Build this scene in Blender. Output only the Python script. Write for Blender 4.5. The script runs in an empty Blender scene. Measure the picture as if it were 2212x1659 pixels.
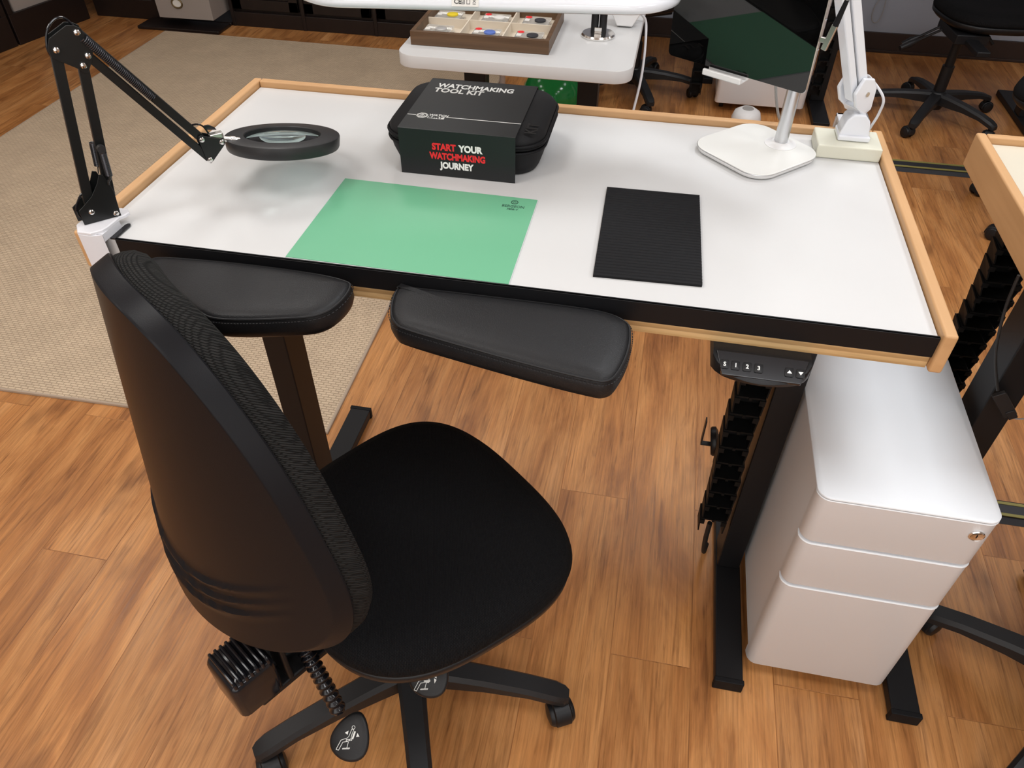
import bpy, bmesh, math, random
from mathutils import Vector, Matrix, Euler
random.seed(7)
PI = math.pi
col = bpy.context.scene.collection
sc = bpy.context.scene

# ---------------------------------------------------------------- camera, world, lights, exposure
FPX = 1633.1
cd = bpy.data.cameras.new('camera'); cam = bpy.data.objects.new('camera', cd); col.objects.link(cam)
cam.location = (0.83647, -0.87318, 1.61157)
cam.rotation_mode = 'XYZ'; cam.rotation_euler = (0.8247945, -0.00549274, 0.19532711)
cd.sensor_width = 36.0; cd.sensor_fit = 'HORIZONTAL'; cd.lens = FPX / 2212 * 36.0
cd.clip_start = 0.02; cd.clip_end = 60
sc.camera = cam
w = bpy.data.worlds.new('world'); sc.world = w; w.use_nodes = True
bg = w.node_tree.nodes['Background']; bg.inputs[0].default_value = (1.0, 0.97, 0.94, 1); bg.inputs[1].default_value = 0.32
sc.view_settings.view_transform = 'Standard'; sc.view_settings.look = 'None'
sc.view_settings.exposure = -0.34; sc.view_settings.gamma = 1.0
sc.view_settings.use_curve_mapping = False

def area(name, loc, sx, sy, power, color, rot=(0, 0, 0)):
    l = bpy.data.lights.new(name, 'AREA'); l.shape = 'RECTANGLE'; l.size = sx; l.size_y = sy
    l.energy = power; l.color = color
    o = bpy.data.objects.new(name, l); o.location = loc; o.rotation_euler = rot; col.objects.link(o)
    return o
for lx in (-1.9, -0.3, 1.3, 2.9):
    for ly in (-2.0, -0.45, 1.1, 2.65):
        pw = 15.0 * (0.55 if ly > 2 else 1.0) * (0.75 if lx < -1.5 else 1.0)
        warm = (1.0, 0.985, 0.96) if lx < 0.5 else (0.93, 0.965, 1.0)
        if (lx, ly) == (2.9, 1.1): pw = 27
        if (lx, ly) == (1.3, 1.1): pw = 20
        area('ceiling_panel_light', (lx, ly, 2.64), 0.6, 0.6, pw, warm)
area('added_front_fill', (0.9, -2.9, 1.5), 3.6, 1.7, 95, (0.86, 0.93, 1.0), (math.radians(-90), 0, 0))  # added cool fill light behind the camera, to brighten front-facing surfaces

# ---------------------------------------------------------------- materials
def nt(name):
    m = bpy.data.materials.new(name); m.use_nodes = True
    t = m.node_tree; b = t.nodes['Principled BSDF']
    return m, t, b
def N(t, ty, **kw):
    n = t.nodes.new(ty)
    for k, v in kw.items(): setattr(n, k, v)
    return n
def mat(name, c, rough=0.5, metal=0.0, bump=0.0, bscale=200, var=0.0, vscale=8, trans=0, ior=1.45, coat=0, sss=0, spec=0.5):
    m, t, b = nt(name)
    b.inputs['Base Color'].default_value = (*c, 1); b.inputs['Roughness'].default_value = rough
    b.inputs['Metallic'].default_value = metal
    b.inputs['Transmission Weight'].default_value = trans; b.inputs['IOR'].default_value = ior
    b.inputs['Coat Weight'].default_value = coat
    b.inputs['Specular IOR Level'].default_value = spec
    if sss:
        b.inputs['Subsurface Weight'].default_value = sss; b.inputs['Subsurface Radius'].default_value = (0.03, 0.03, 0.025)
    tc = N(t, 'ShaderNodeTexCoord')
    no = N(t, 'ShaderNodeTexNoise'); no.inputs['Scale'].default_value = vscale; no.inputs['Detail'].default_value = 4
    t.links.new(tc.outputs['Object'], no.inputs['Vector'])
    if var:
        mx = N(t, 'ShaderNodeMix', data_type='RGBA')
        mx.inputs[6].default_value = (*[x * (1 - var) for x in c], 1); mx.inputs[7].default_value = (*[min(1, x * (1 + var)) for x in c], 1)
        t.links.new(no.outputs['Fac'], mx.inputs[0]); t.links.new(mx.outputs[2], b.inputs['Base Color'])
    if bump:
        n2 = N(t, 'ShaderNodeTexNoise'); n2.inputs['Scale'].default_value = bscale; n2.inputs['Detail'].default_value = 3
        t.links.new(tc.outputs['Object'], n2.inputs['Vector'])
        bp = N(t, 'ShaderNodeBump'); bp.inputs['Strength'].default_value = bump; bp.inputs['Distance'].default_value = 0.001
        t.links.new(n2.outputs['Fac'], bp.inputs['Height']); t.links.new(bp.outputs['Normal'], b.inputs['Normal'])
    return m

def ramp(t, pts):
    r = N(t, 'ShaderNodeValToRGB'); e = r.color_ramp.elements
    e[0].position, e[0].color = pts[0][0], (*pts[0][1], 1); e[1].position, e[1].color = pts[-1][0], (*pts[-1][1], 1)
    for p, c in pts[1:-1]:
        x = e.new(p); x.color = (*c, 1)
    return r

def floor_mat():
    m, t, b = nt('oak_plank_floor')
    tc = N(t, 'ShaderNodeTexCoord'); mp = N(t, 'ShaderNodeMapping'); mp.inputs['Rotation'].default_value = (0, 0, PI / 2)
    t.links.new(tc.outputs['Object'], mp.inputs['Vector'])
    br = N(t, 'ShaderNodeTexBrick'); br.offset = 0.37; br.offset_frequency = 2
    br.inputs['Color1'].default_value = (0.1, 0.1, 0.1, 1); br.inputs['Color2'].default_value = (0.9, 0.9, 0.9, 1)
    br.inputs['Mortar'].default_value = (0.5, 0.5, 0.5, 1)
    br.inputs['Scale'].default_value = 1; br.inputs['Mortar Size'].default_value = 0.0012; br.inputs['Mortar Smooth'].default_value = 0.3
    br.inputs['Brick Width'].default_value = 1.22; br.inputs['Row Height'].default_value = 0.18
    t.links.new(mp.outputs['Vector'], br.inputs['Vector'])
    # per plank offset of the grain
    vm = N(t, 'ShaderNodeVectorMath', operation='SCALE'); vm.inputs[3].default_value = 7.3
    t.links.new(br.outputs['Color'], vm.inputs[0])
    va = N(t, 'ShaderNodeVectorMath', operation='ADD'); t.links.new(tc.outputs['Object'], va.inputs[0]); t.links.new(vm.outputs[0], va.inputs[1])
    def noise(sx, sy, scale, detail, dist=0.0, rough=0.6):
        k = N(t, 'ShaderNodeMapping'); k.inputs['Scale'].default_value = (sx, sy, 1); t.links.new(va.outputs[0], k.inputs['Vector'])
        n = N(t, 'ShaderNodeTexNoise'); n.inputs['Scale'].default_value = scale; n.inputs['Detail'].default_value = detail
        n.inputs['Distortion'].default_value = dist; n.inputs['Roughness'].default_value = rough
        t.links.new(k.outputs['Vector'], n.inputs['Vector']); return n
    big = noise(1.0, 0.20, 9, 5, 0.8)
    fine = noise(1.0, 0.03, 190, 5, 0.3, 0.7)
    mid = noise(1.0, 0.07, 62, 4, 1.0)
    r1 = ramp(t, [(0.28, (0.27, 0.105, 0.032)), (0.45, (0.43, 0.185, 0.058)), (0.58, (0.53, 0.25, 0.086)), (0.75, (0.61, 0.31, 0.125))])
    t.links.new(big.outputs['Fac'], r1.inputs['Fac'])
    r2 = ramp(t, [(0.30, (0.60, 0.57, 0.56)), (0.48, (0.92, 0.91, 0.90)), (0.7, (1.22, 1.20, 1.16))])
    t.links.new(fine.outputs['Fac'], r2.inputs['Fac'])
    r3 = ramp(t, [(0.30, (0.62, 0.58, 0.56)), (0.46, (1, 1, 1)), (0.8, (1.1, 1.08, 1.04))])
    t.links.new(mid.outputs['Fac'], r3.inputs['Fac'])
    def mul(a, bb, f=1.0):
        x = N(t, 'ShaderNodeMix', data_type='RGBA', blend_type='MULTIPLY'); x.inputs[0].default_value = f
        t.links.new(a, x.inputs[6]); t.links.new(bb, x.inputs[7]); return x.outputs[2]
    c = mul(mul(r1.outputs[0], r2.outputs[0], 0.8), r3.outputs[0], 0.9)
    # knots: sparse dark smudges
    kn = noise(1.0, 0.45, 4.2, 3, 0.5); rk = ramp(t, [(0.0, (1, 1, 1)), (0.60, (1, 1, 1)), (0.75, (0.42, 0.38, 0.37))]); t.links.new(kn.outputs['Fac'], rk.inputs['Fac'])
    c = mul(c, rk.outputs[0], 0.9)
    rp = ramp(t, [(0.0, (0.86, 0.84, 0.84)), (1.0, (1.12, 1.10, 1.08))]); t.links.new(br.outputs['Color'], rp.inputs['Fac'])
    c = mul(c, rp.outputs[0])
    rs = ramp(t, [(0.0, (1, 1, 1)), (1.0, (0.80, 0.76, 0.74))]); t.links.new(br.outputs['Fac'], rs.inputs['Fac'])
    c = mul(c, rs.outputs[0])
    t.links.new(c, b.inputs['Base Color'])
    rr = ramp(t, [(0.3, (0.27, 0.27, 0.27)), (0.7, (0.40, 0.40, 0.40))]); t.links.new(fine.outputs['Fac'], rr.inputs['Fac'])
    t.links.new(rr.outputs[0], b.inputs['Roughness'])
    bp = N(t, 'ShaderNodeBump'); bp.inputs['Strength'].default_value = 0.25; bp.inputs['Distance'].default_value = 0.0015
    t.links.new(fine.outputs['Fac'], bp.inputs['Height'])
    bp2 = N(t, 'ShaderNodeBump', invert=True); bp2.inputs['Strength'].default_value = 0.5; bp2.inputs['Distance'].default_value = 0.002
    t.links.new(br.outputs['Fac'], bp2.inputs['Height']); t.links.new(bp.outputs[0], bp2.inputs['Normal'])
    t.links.new(bp2.outputs[0], b.inputs['Normal'])
    return m

def weave_mat(name, c1, c2, sx, sy, rough=0.9, bump=0.6, dist=0.002, rot=0.0, mort=(0.55, 0.5, 0.45), gen='Object', msize=0.14):
    m, t, b = nt(name)
    tc = N(t, 'ShaderNodeTexCoord'); mp = N(t, 'ShaderNodeMapping'); mp.inputs['Rotation'].default_value = (0, 0, rot)
    t.links.new(tc.outputs[gen], mp.inputs['Vector'])
    br = N(t, 'ShaderNodeTexBrick'); br.offset = 0.5
    br.inputs['Color1'].default_value = (*c1, 1); br.inputs['Color2'].default_value = (*c2, 1)
    br.inputs['Mortar'].default_value = (*[x * y for x, y in zip(c1, mort)], 1)
    br.inputs['Scale'].default_value = 1; br.inputs['Brick Width'].default_value = sx; br.inputs['Row Height'].default_value = sy
    br.inputs['Mortar Size'].default_value = min(sx, sy) * msize; br.inputs['Mortar Smooth'].default_value = 1.0
    t.links.new(mp.outputs['Vector'], br.inputs['Vector'])
    no = N(t, 'ShaderNodeTexNoise'); no.inputs['Scale'].default_value = 6; t.links.new(tc.outputs['Object'], no.inputs['Vector'])
    mx = N(t, 'ShaderNodeMix', data_type='RGBA', blend_type='MULTIPLY'); mx.inputs[0].default_value = 0.25
    t.links.new(br.outputs['Color'], mx.inputs[6]); t.links.new(no.outputs['Fac'], mx.inputs[7])
    t.links.new(mx.outputs[2], b.inputs['Base Color'])
    b.inputs['Roughness'].default_value = rough; b.inputs['Specular IOR Level'].default_value = 0.15
    bp = N(t, 'ShaderNodeBump', invert=True); bp.inputs['Strength'].default_value = bump; bp.inputs['Distance'].default_value = dist
    t.links.new(br.outputs['Fac'], bp.inputs['Height']); t.links.new(bp.outputs[0], b.inputs['Normal'])
    return m

def wood_mat(name, ca, cb, axis=0, scale=60, rough=0.5):
    m, t, b = nt(name)
    tc = N(t, 'ShaderNodeTexCoord'); mp = N(t, 'ShaderNodeMapping')
    s = [1, 1, 1]; s[axis] = 0.06; mp.inputs['Scale'].default_value = s
    t.links.new(tc.outputs['Object'], mp.inputs['Vector'])
    no = N(t, 'ShaderNodeTexNoise'); no.inputs['Scale'].default_value = scale; no.inputs['Detail'].default_value = 5; no.inputs['Distortion'].default_value = 0.6
    t.links.new(mp.outputs['Vector'], no.inputs['Vector'])
    r = ramp(t, [(0.3, ca), (0.7, cb)]); t.links.new(no.outputs['Fac'], r.inputs['Fac'])
    t.links.new(r.outputs[0], b.inputs['Base Color']); b.inputs['Roughness'].default_value = rough
    return m

def ply_mat():
    m, t, b = nt('birch_plywood_edge')
    tc = N(t, 'ShaderNodeTexCoord'); sp = N(t, 'ShaderNodeSeparateXYZ'); t.links.new(tc.outputs['Object'], sp.inputs[0])
    ma = N(t, 'ShaderNodeMath', operation='MULTIPLY'); ma.inputs[1].default_value = 1 / 0.0126; t.links.new(sp.outputs['Z'], ma.inputs[0])
    fr = N(t, 'ShaderNodeMath', operation='FRACT'); t.links.new(ma.outputs[0], fr.inputs[0])
    r = ramp(t, [(0.0, (0.62, 0.42, 0.20)), (0.42, (0.66, 0.45, 0.22)), (0.5, (0.43, 0.27, 0.12)), (0.92, (0.55, 0.35, 0.15)), (1.0, (0.66, 0.45, 0.22))])
    t.links.new(fr.outputs[0], r.inputs['Fac'])
    mp = N(t, 'ShaderNodeMapping'); mp.inputs['Scale'].default_value = (1, 1, 12); t.links.new(tc.outputs['Object'], mp.inputs['Vector'])
    no = N(t, 'ShaderNodeTexNoise'); no.inputs['Scale'].default_value = 9; no.inputs['Detail'].default_value = 4; t.links.new(mp.outputs[0], no.inputs['Vector'])
    r2 = ramp(t, [(0.35, (0.8, 0.78, 0.74)), (0.6, (1.06, 1.05, 1.04))]); t.links.new(no.outputs['Fac'], r2.inputs['Fac'])
    x = N(t, 'ShaderNodeMix', data_type='RGBA', blend_type='MULTIPLY'); x.inputs[0].default_value = 0.8
    t.links.new(r.outputs[0], x.inputs[6]); t.links.new(r2.outputs[0], x.inputs[7]); t.links.new(x.outputs[2], b.inputs['Base Color'])
    b.inputs['Roughness'].default_value = 0.5
    return m

M = {}
M['floor'] = floor_mat()
M['rug'] = weave_mat('woven_beige_rug', (0.70, 0.55, 0.39), (0.63, 0.49, 0.35), 0.024, 0.010, 0.95, 0.7, 0.003, 0.0, (0.72, 0.70, 0.68), msize=0.2)
M['rugedge'] = mat('rug_binding', (0.42, 0.33, 0.25), 0.9, bump=0.5, bscale=400)
M['fabric'] = weave_mat('black_knit_fabric', (0.009, 0.009, 0.010), (0.006, 0.006, 0.007), 0.0036, 0.0024, 0.85, 0.8, 0.0012, 0.6, (0.35, 0.35, 0.35), msize=0.25)
M['fabric_back'] = weave_mat('charcoal_knit_fabric', (0.026, 0.025, 0.024), (0.018, 0.018, 0.017), 0.0045, 0.003, 0.85, 0.9, 0.0015, 0.0, (0.25, 0.25, 0.25), 'UV', msize=0.25)
M['plastic'] = mat('black_matte_plastic', (0.009, 0.009, 0.010), 0.38, bump=0.15, bscale=900, spec=0.38)
M['plastic2'] = mat('black_satin_plastic', (0.013, 0.013, 0.014), 0.42, bump=0.12, bscale=700, spec=0.4)
M['spring'] = mat('dark_spring_steel', (0.10, 0.10, 0.11), 0.3, 0.8)
M['shell'] = mat('black_shell_plastic', (0.008, 0.008, 0.0095), 0.36, bump=0.12, bscale=900, spec=0.15)
M['chain'] = mat('black_chain_plastic', (0.005, 0.005, 0.005), 0.55, spec=0.2)
M['strip'] = mat('black_edge_strip', (0.007, 0.007, 0.008), 0.4, spec=0.25)
M['gloss'] = mat('black_glossy_plastic', (0.008, 0.008, 0.010), 0.14)
M['leather'] = mat('black_leather', (0.011, 0.011, 0.012), 0.42, bump=0.35, bscale=650, spec=0.35)
M['stitch'] = mat('black_stitching', (0.010, 0.010, 0.011), 0.6)
M['metalblk'] = mat('black_powder_coat', (0.009, 0.009, 0.010), 0.42, metal=0.0, bump=0.12, bscale=1400, spec=0.3)
M['lampblk'] = mat('black_lamp_metal', (0.006, 0.007, 0.007), 0.35)
M['ringblk'] = mat('black_soft_plastic', (0.022, 0.022, 0.023), 0.42, bump=0.1, bscale=900)
M['chrome'] = mat('polished_steel', (0.75, 0.74, 0.72), 0.16, 1.0)
M['nickel'] = mat('nickel_steel', (0.62, 0.60, 0.57), 0.28, 1.0)
M['alu'] = mat('brushed_aluminium', (0.62, 0.63, 0.65), 0.30, 1.0, bump=0.05, bscale=500)
M['white'] = mat('white_laminate', (0.60, 0.60, 0.595), 0.33)
M['cream'] = mat('cream_laminate', (0.62, 0.57, 0.46), 0.45)
M['whitemetal'] = mat('white_powder_coat', (0.83, 0.865, 0.90), 0.38, bump=0.05, bscale=900)
M['whiteplastic'] = mat('white_plastic', (0.74, 0.735, 0.73), 0.30)
M['lampwhite'] = mat('white_glossy_lamp_plastic', (0.74, 0.76, 0.80), 0.16, coat=0.4)
M['printed'] = mat('white_printed_plastic', (0.72, 0.72, 0.75), 0.5, bump=0.2, bscale=300)
M['resin'] = mat('cream_wax_resin', (0.66, 0.65, 0.54), 0.42, sss=0.3)
M['beech'] = wood_mat('beech_wood', (0.52, 0.295, 0.130), (0.60, 0.350, 0.165), 1, 40)
M['beechx'] = wood_mat('beech_wood_cross', (0.52, 0.295, 0.130), (0.60, 0.350, 0.165), 0, 40)
M['ply'] = ply_mat()
M['walnut'] = wood_mat('walnut_wood', (0.075, 0.038, 0.016), (0.13, 0.068, 0.030), 0, 50, 0.45)
M['liner'] = mat('cream_liner', (0.66, 0.58, 0.47), 0.8)
M['espresso'] = mat('espresso_wood', (0.013, 0.008, 0.007), 0.38, var=0.3, vscale=20)
M['green'] = mat('green_bench_mat', (0.145, 0.415, 0.245), 0.36, spec=0.45)
M['matedge'] = mat('white_mat_backing', (0.72, 0.74, 0.74), 0.5)
M['rubber'] = mat('black_rubber', (0.007, 0.007, 0.008), 0.6, spec=0.2)
M['case'] = mat('black_case_fabric', (0.008, 0.008, 0.009), 0.62, bump=0.4, bscale=1500, spec=0.3)
M['sleeve'] = mat('black_card_sleeve', (0.007, 0.008, 0.009), 0.40, spec=0.48)
M['ink_white'] = mat('white_ink', (0.80, 0.80, 0.77), 0.5)
M['ink_red'] = mat('red_ink', (0.72, 0.02, 0.025), 0.5)
M['ink_dark'] = mat('dark_ink', (0.03, 0.09, 0.06), 0.5)
M['ink_black'] = mat('black_ink', (0.02, 0.02, 0.02), 0.5)
M['emboss'] = mat('embossed_black', (0.003, 0.003, 0.003), 0.3)
M['wall'] = mat('grey_painted_wall', (0.31, 0.33, 0.38), 0.8, bump=0.1, bscale=120)
M['wallwarm'] = mat('warm_painted_wall', (0.50, 0.46, 0.42), 0.85)
M['ceil'] = mat('white_ceiling', (0.8, 0.79, 0.77), 0.9)
M['base'] = mat('dark_brown_baseboard', (0.030, 0.017, 0.013), 0.5)
M['paperbox'] = mat('taupe_paper_box', (0.30, 0.26, 0.235), 0.8)
M['brass'] = mat('aged_brass', (0.20, 0.15, 0.08), 0.4, 0.8)
M['cardw'] = mat('white_card', (0.70, 0.68, 0.64), 0.7)
M['glass'] = mat('lens_glass', (0.74, 0.93, 0.93), 0.0, trans=1.0, ior=1.5)
M['acrylic'] = mat('clear_acrylic', (0.95, 0.95, 0.93), 0.05, trans=0.85, ior=1.3)
M['screen'] = mat('black_screen_glass', (0.002, 0.002, 0.002), 0.015, spec=0.75)
M['greengloss'] = mat('green_glossy_plastic', (0.01, 0.20, 0.045), 0.12)
M['yellow'] = mat('yellow_dial', (0.72, 0.55, 0.02), 0.4)
M['blue'] = mat('blue_dial', (0.10, 0.17, 0.50), 0.4)
M['silverdial'] = mat('silver_dial', (0.55, 0.54, 0.52), 0.35, 0.4)
M['darkdial'] = mat('dark_dial', (0.03, 0.03, 0.035), 0.4)
M['channel'] = mat('black_rubber_channel', (0.022, 0.022, 0.026), 0.5)
M['olive'] = mat('olive_yellow_stripe', (0.24, 0.21, 0.06), 0.6)
M['cablegrey'] = mat('white_cable', (0.62, 0.62, 0.64), 0.5)
M['cord'] = mat('grey_cord', (0.30, 0.29, 0.28), 0.6)
M['blkcable'] = mat('black_cable', (0.012, 0.012, 0.012), 0.5)

# ---------------------------------------------------------------- mesh helpers
class MB:
    def __init__(s): s.v = []; s.f = []; s.uv = None
    def add(s, vs, fs):
        k = len(s.v); s.v += [tuple(v) for v in vs]; s.f += [tuple(i + k for i in f) for f in fs]; return s
    def box(s, x0, x1, y0, y1, z0, z1, mtx=None):
        vs = [(x, y, z) for z in (z0, z1) for y in (y0, y1) for x in (x0, x1)]
        if mtx: vs = [mtx @ Vector(v) for v in vs]
        return s.add(vs, [(0, 2, 3, 1), (4, 5, 7, 6), (0, 1, 5, 4), (2, 6, 7, 3), (0, 4, 6, 2), (1, 3, 7, 5)])
    def prism(s, pts, z0, z1, mtx=None):
        n = len(pts); vs = [(p[0], p[1], z0) for p in pts] + [(p[0], p[1], z1) for p in pts]
        if mtx: vs = [mtx @ Vector(v) for v in vs]
        return s.add(vs, [tuple(range(n))[::-1], tuple(range(n, 2 * n))] + [(i, (i + 1) % n, n + (i + 1) % n, n + i) for i in range(n)])
    def rings(s, rings, cap=True, closed=False, mtx=None):
        n = len(rings[0]); vs = [v for r in rings for v in r]
        if mtx: vs = [mtx @ Vector(v) for v in vs]
        fs = []
        m = len(rings)
        for j in range(m if closed else m - 1):
            a, b = j * n, ((j + 1) % m) * n
            fs += [(a + i, a + (i + 1) % n, b + (i + 1) % n, b + i) for i in range(n)]
        if cap and not closed: fs += [tuple(range(n))[::-1], tuple(range((m - 1) * n, m * n))]
        return s.add(vs, fs)
    def tube(s, path, r, n=10, closed=False, cap=True):
        P = [Vector(p) for p in path]; R = r if isinstance(r, (list, tuple)) else [r] * len(P)
        rs = []; up = None
        for i, p in enumerate(P):
            if closed: d = P[(i + 1) % len(P)] - P[i - 1]
            else: d = P[min(i + 1, len(P) - 1)] - P[max(i - 1, 0)]
            d.normalize()
            if up is None: up = d.orthogonal().normalized()
            up = (up - d * up.dot(d)); up = up.normalized() if up.length > 1e-6 else d.orthogonal().normalized()
            q = d.cross(up)
            rs.append([p + (up * math.cos(2 * PI * k / n) + q * math.sin(2 * PI * k / n)) * R[i] for k in range(n)])
        return s.rings(rs, cap, closed)
    def cyl(s, p0, p1, r, n=24, r2=None):
        return s.tube([p0, p1], [r, r if r2 is None else r2], n)
    def lathe(s, prof, c=(0, 0, 0), n=40, mtx=None):
        rs = [[(c[0] + r * math.cos(2 * PI * k / n), c[1] + r * math.sin(2 * PI * k / n), c[2] + z) for k in range(n)] for r, z in prof]
        return s.rings(rs, True, False, mtx)
    def bar(s, a, b, wdt, h, side):      # box section bar from a to b; side = vector along which h is measured
        a, b = Vector(a), Vector(b); d = (b - a).normalized(); sd = Vector(side).normalized(); q = d.cross(sd).normalized()
        vs = []
        for p in (a, b):
            for i, j in ((-1, -1), (1, -1), (1, 1), (-1, 1)): vs.append(p + q * i * wdt / 2 + sd * j * h / 2)
        return s.add(vs, [(3, 2, 1, 0), (4, 5, 6, 7), (0, 1, 5, 4), (1, 2, 6, 5), (2, 3, 7, 6), (3, 0, 4, 7)])

def rrect(x0, x1, y0, y1, r, n=6):
    pts = []
    for cx, cy, a0 in ((x1 - r, y1 - r, 0), (x0 + r, y1 - r, PI / 2), (x0 + r, y0 + r, PI), (x1 - r, y0 + r, 1.5 * PI)):
        for k in range(n + 1):
            a = a0 + k / n * PI / 2; pts.append((cx + r * math.cos(a), cy + r * math.sin(a)))
    return pts
def r3(pts, z): return [(p[0], p[1], z) for p in pts]

def finish(name, mb, m, parent=None, off=None, bevel=0.0, seg=2, smooth=True, ang=40, sub=0, label=None, uv=None):
    vs = mb.v
    if off: vs = [(v[0] - off[0], v[1] - off[1], v[2] - off[2]) for v in vs]
    me = bpy.data.meshes.new(name); me.from_pydata([tuple(v) for v in vs], [], mb.f); me.materials.append(m)
    bm = bmesh.new(); bm.from_mesh(me); bmesh.ops.recalc_face_normals(bm, faces=bm.faces); bm.to_mesh(me); bm.free()
    if uv:
        l = me.uv_layers.new(name='uv')
        for i, lp in enumerate(me.loops): l.data[i].uv = uv[lp.vertex_index]
    if smooth:
        for p in me.polygons: p.use_smooth = True
        me.set_sharp_from_angle(angle=math.radians(ang))
    o = bpy.data.objects.new(name, me); col.objects.link(o)
    if bevel:
        b = o.modifiers.new('bevel', 'BEVEL'); b.width = bevel; b.segments = seg; b.limit_method = 'ANGLE'; b.angle_limit = math.radians(35)
        b.harden_normals = True
    if sub:
        b = o.modifiers.new('sub', 'SUBSURF'); b.levels = sub; b.render_levels = sub
    if parent: o.parent = parent
    if label: o['label'] = label
    return o
def thing(name, label, cat, loc=(0, 0, 0), rz=0.0, group=None):
    o = bpy.data.objects.new(name, None); col.objects.link(o); o.location = loc; o.rotation_euler = (0, 0, rz)
    o.empty_display_size = 0.05
    tag(o, label, cat, group); return o
def tag(o, label, cat, group=None):
    o['label'] = label; o['category'] = cat
    if group: o['group'] = group
    return o
class T:          # a thing built in world numbers: parts are shifted to its base point
    def __init__(s, name, label, cat, loc=(0, 0, 0), group=None):
        s.loc = loc; s.o = thing(name, label, cat, loc, 0, group)
    def part(s, name, mb, m, **k): return finish(name, mb, m, s.o, s.loc, **k)
    def sub(s, name, mb, m, par, **k): return finish(name, mb, m, par, s.loc, **k)
def single(name, mb, m, label, cat, group=None, loc=(0, 0, 0), **k):
    o = finish(name, mb, m, None, loc, **k); o.location = loc; return tag(o, label, cat, group)
def struct(name, mb, m, **k):
    o = finish(name, mb, m, None, None, **k); o['kind'] = 'structure'; return o
def copy_tree(o, parent=None):
    c = o.copy(); col.objects.link(c)
    if parent: c.parent = parent
    for ch in list(o.children): copy_tree(ch, c)
    return c
def letters(name, rows, m, parent, off, bold=0.0, ext=0.0002, label=None):
    """rows: (text, size, origin, xdir, ydir, xscale, align)"""
    mb = MB()
    for body, size, o, xd, yd, xs, al in rows:
        cu = bpy.data.curves.new('t', 'FONT'); cu.body = body; cu.size = size; cu.align_x = al; cu.offset = bold; cu.extrude = ext; cu.resolution_u = 3
        ob = bpy.data.objects.new('t', cu); col.objects.link(ob)
        dg = bpy.context.evaluated_depsgraph_get(); me = bpy.data.meshes.new_from_object(ob.evaluated_get(dg))
        X = Vector(xd).normalized(); Y = Vector(yd).normalized(); Z = X.cross(Y).normalized(); O = Vector(o)
        mb.add([O + X * v.co.x * xs + Y * v.co.y + Z * (v.co.z + ext) for v in me.vertices], [tuple(p.vertices) for p in me.polygons])
        bpy.data.objects.remove(ob); bpy.data.meshes.remove(me); bpy.data.curves.remove(cu)
    return finish(name, mb, m, parent, off, smooth=False, label=label)
def strokes(mb, polys, O, X, Y, wd, ht=0.0004, close=False):
    """thin flat ribbons drawn on a plane"""
    O, X, Y = Vector(O), Vector(X).normalized(), Vector(Y).normalized(); Z = X.cross(Y)
    for pl in polys:
        cl = pl[0] == 'c'; pts = [Vector((p[0], p[1], 0)) for p in (pl[1:] if cl else pl)]
        n = len(pts)
        for i in range(n if cl else n - 1):
            a, b = pts[i], pts[(i + 1) % n]; d = b - a
            if d.length < 1e-7: continue
            d.normalize(); q = Vector((-d.y, d.x, 0)) * wd / 2; a2 = a - d * wd * .35; b2 = b + d * wd * .35
            vs = []
            for z in (0, ht):
                for p in (a2 - q, b2 - q, b2 + q, a2 + q): vs.append(O + X * p.x + Y * p.y + Z * z)
            mb.add(vs, [(3, 2, 1, 0), (4, 5, 6, 7), (0, 1, 5, 4), (1, 2, 6, 5), (2, 3, 7, 6), (3, 0, 4, 7)])
def fillp(mb, pts, O, X, Y, ht=0.0004):
    O, X, Y = Vector(O), Vector(X).normalized(), Vector(Y).normalized(); Z = X.cross(Y)
    n = len(pts); vs = [O + X * p[0] + Y * p[1] + Z * z for z in (0, ht) for p in pts]
    mb.add(vs, [tuple(range(n))[::-1], tuple(range(n, 2 * n))] + [(i, (i + 1) % n, n + (i + 1) % n, n + i) for i in range(n)])
def smooth_closed(pts, k=6):
    out = []; n = len(pts)
    for i in range(n):
        p0, p1, p2, p3 = (Vector(pts[(i + j - 1) % n]) for j in range(4))
        for s in range(k):
            t = s / k
            out.append(tuple(0.5 * ((2 * p1) + (p2 - p0) * t + (2 * p0 - 5 * p1 + 4 * p2 - p3) * t * t + (3 * p1 - p0 - 3 * p2 + p3) * t ** 3)))
    return out
def smooth_open(pts, k=6):
    P = [Vector(p) for p in pts]; P = [P[0]] + P + [P[-1]]; out = []
    for i in range(1, len(P) - 2):
        p0, p1, p2, p3 = P[i - 1:i + 3]
        for s in range(k):
            t = s / k
            out.append(0.5 * ((2 * p1) + (p2 - p0) * t + (2 * p0 - 5 * p1 + 4 * p2 - p3) * t * t + (3 * p1 - p0 - 3 * p2 + p3) * t ** 3))
    out.append(P[-1]); return out
def shrink(pts, d):
    n = len(pts); out = []
    A = sum(pts[i][0] * pts[(i + 1) % n][1] - pts[(i + 1) % n][0] * pts[i][1] for i in range(n)); sg = 1 if A > 0 else -1
    for i in range(n):
        t = Vector((pts[(i + 1) % n][0] - pts[i - 1][0], pts[(i + 1) % n][1] - pts[i - 1][1])).normalized()
        out.append((pts[i][0] - t.y * d * sg, pts[i][1] + t.x * d * sg))
    return out

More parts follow.
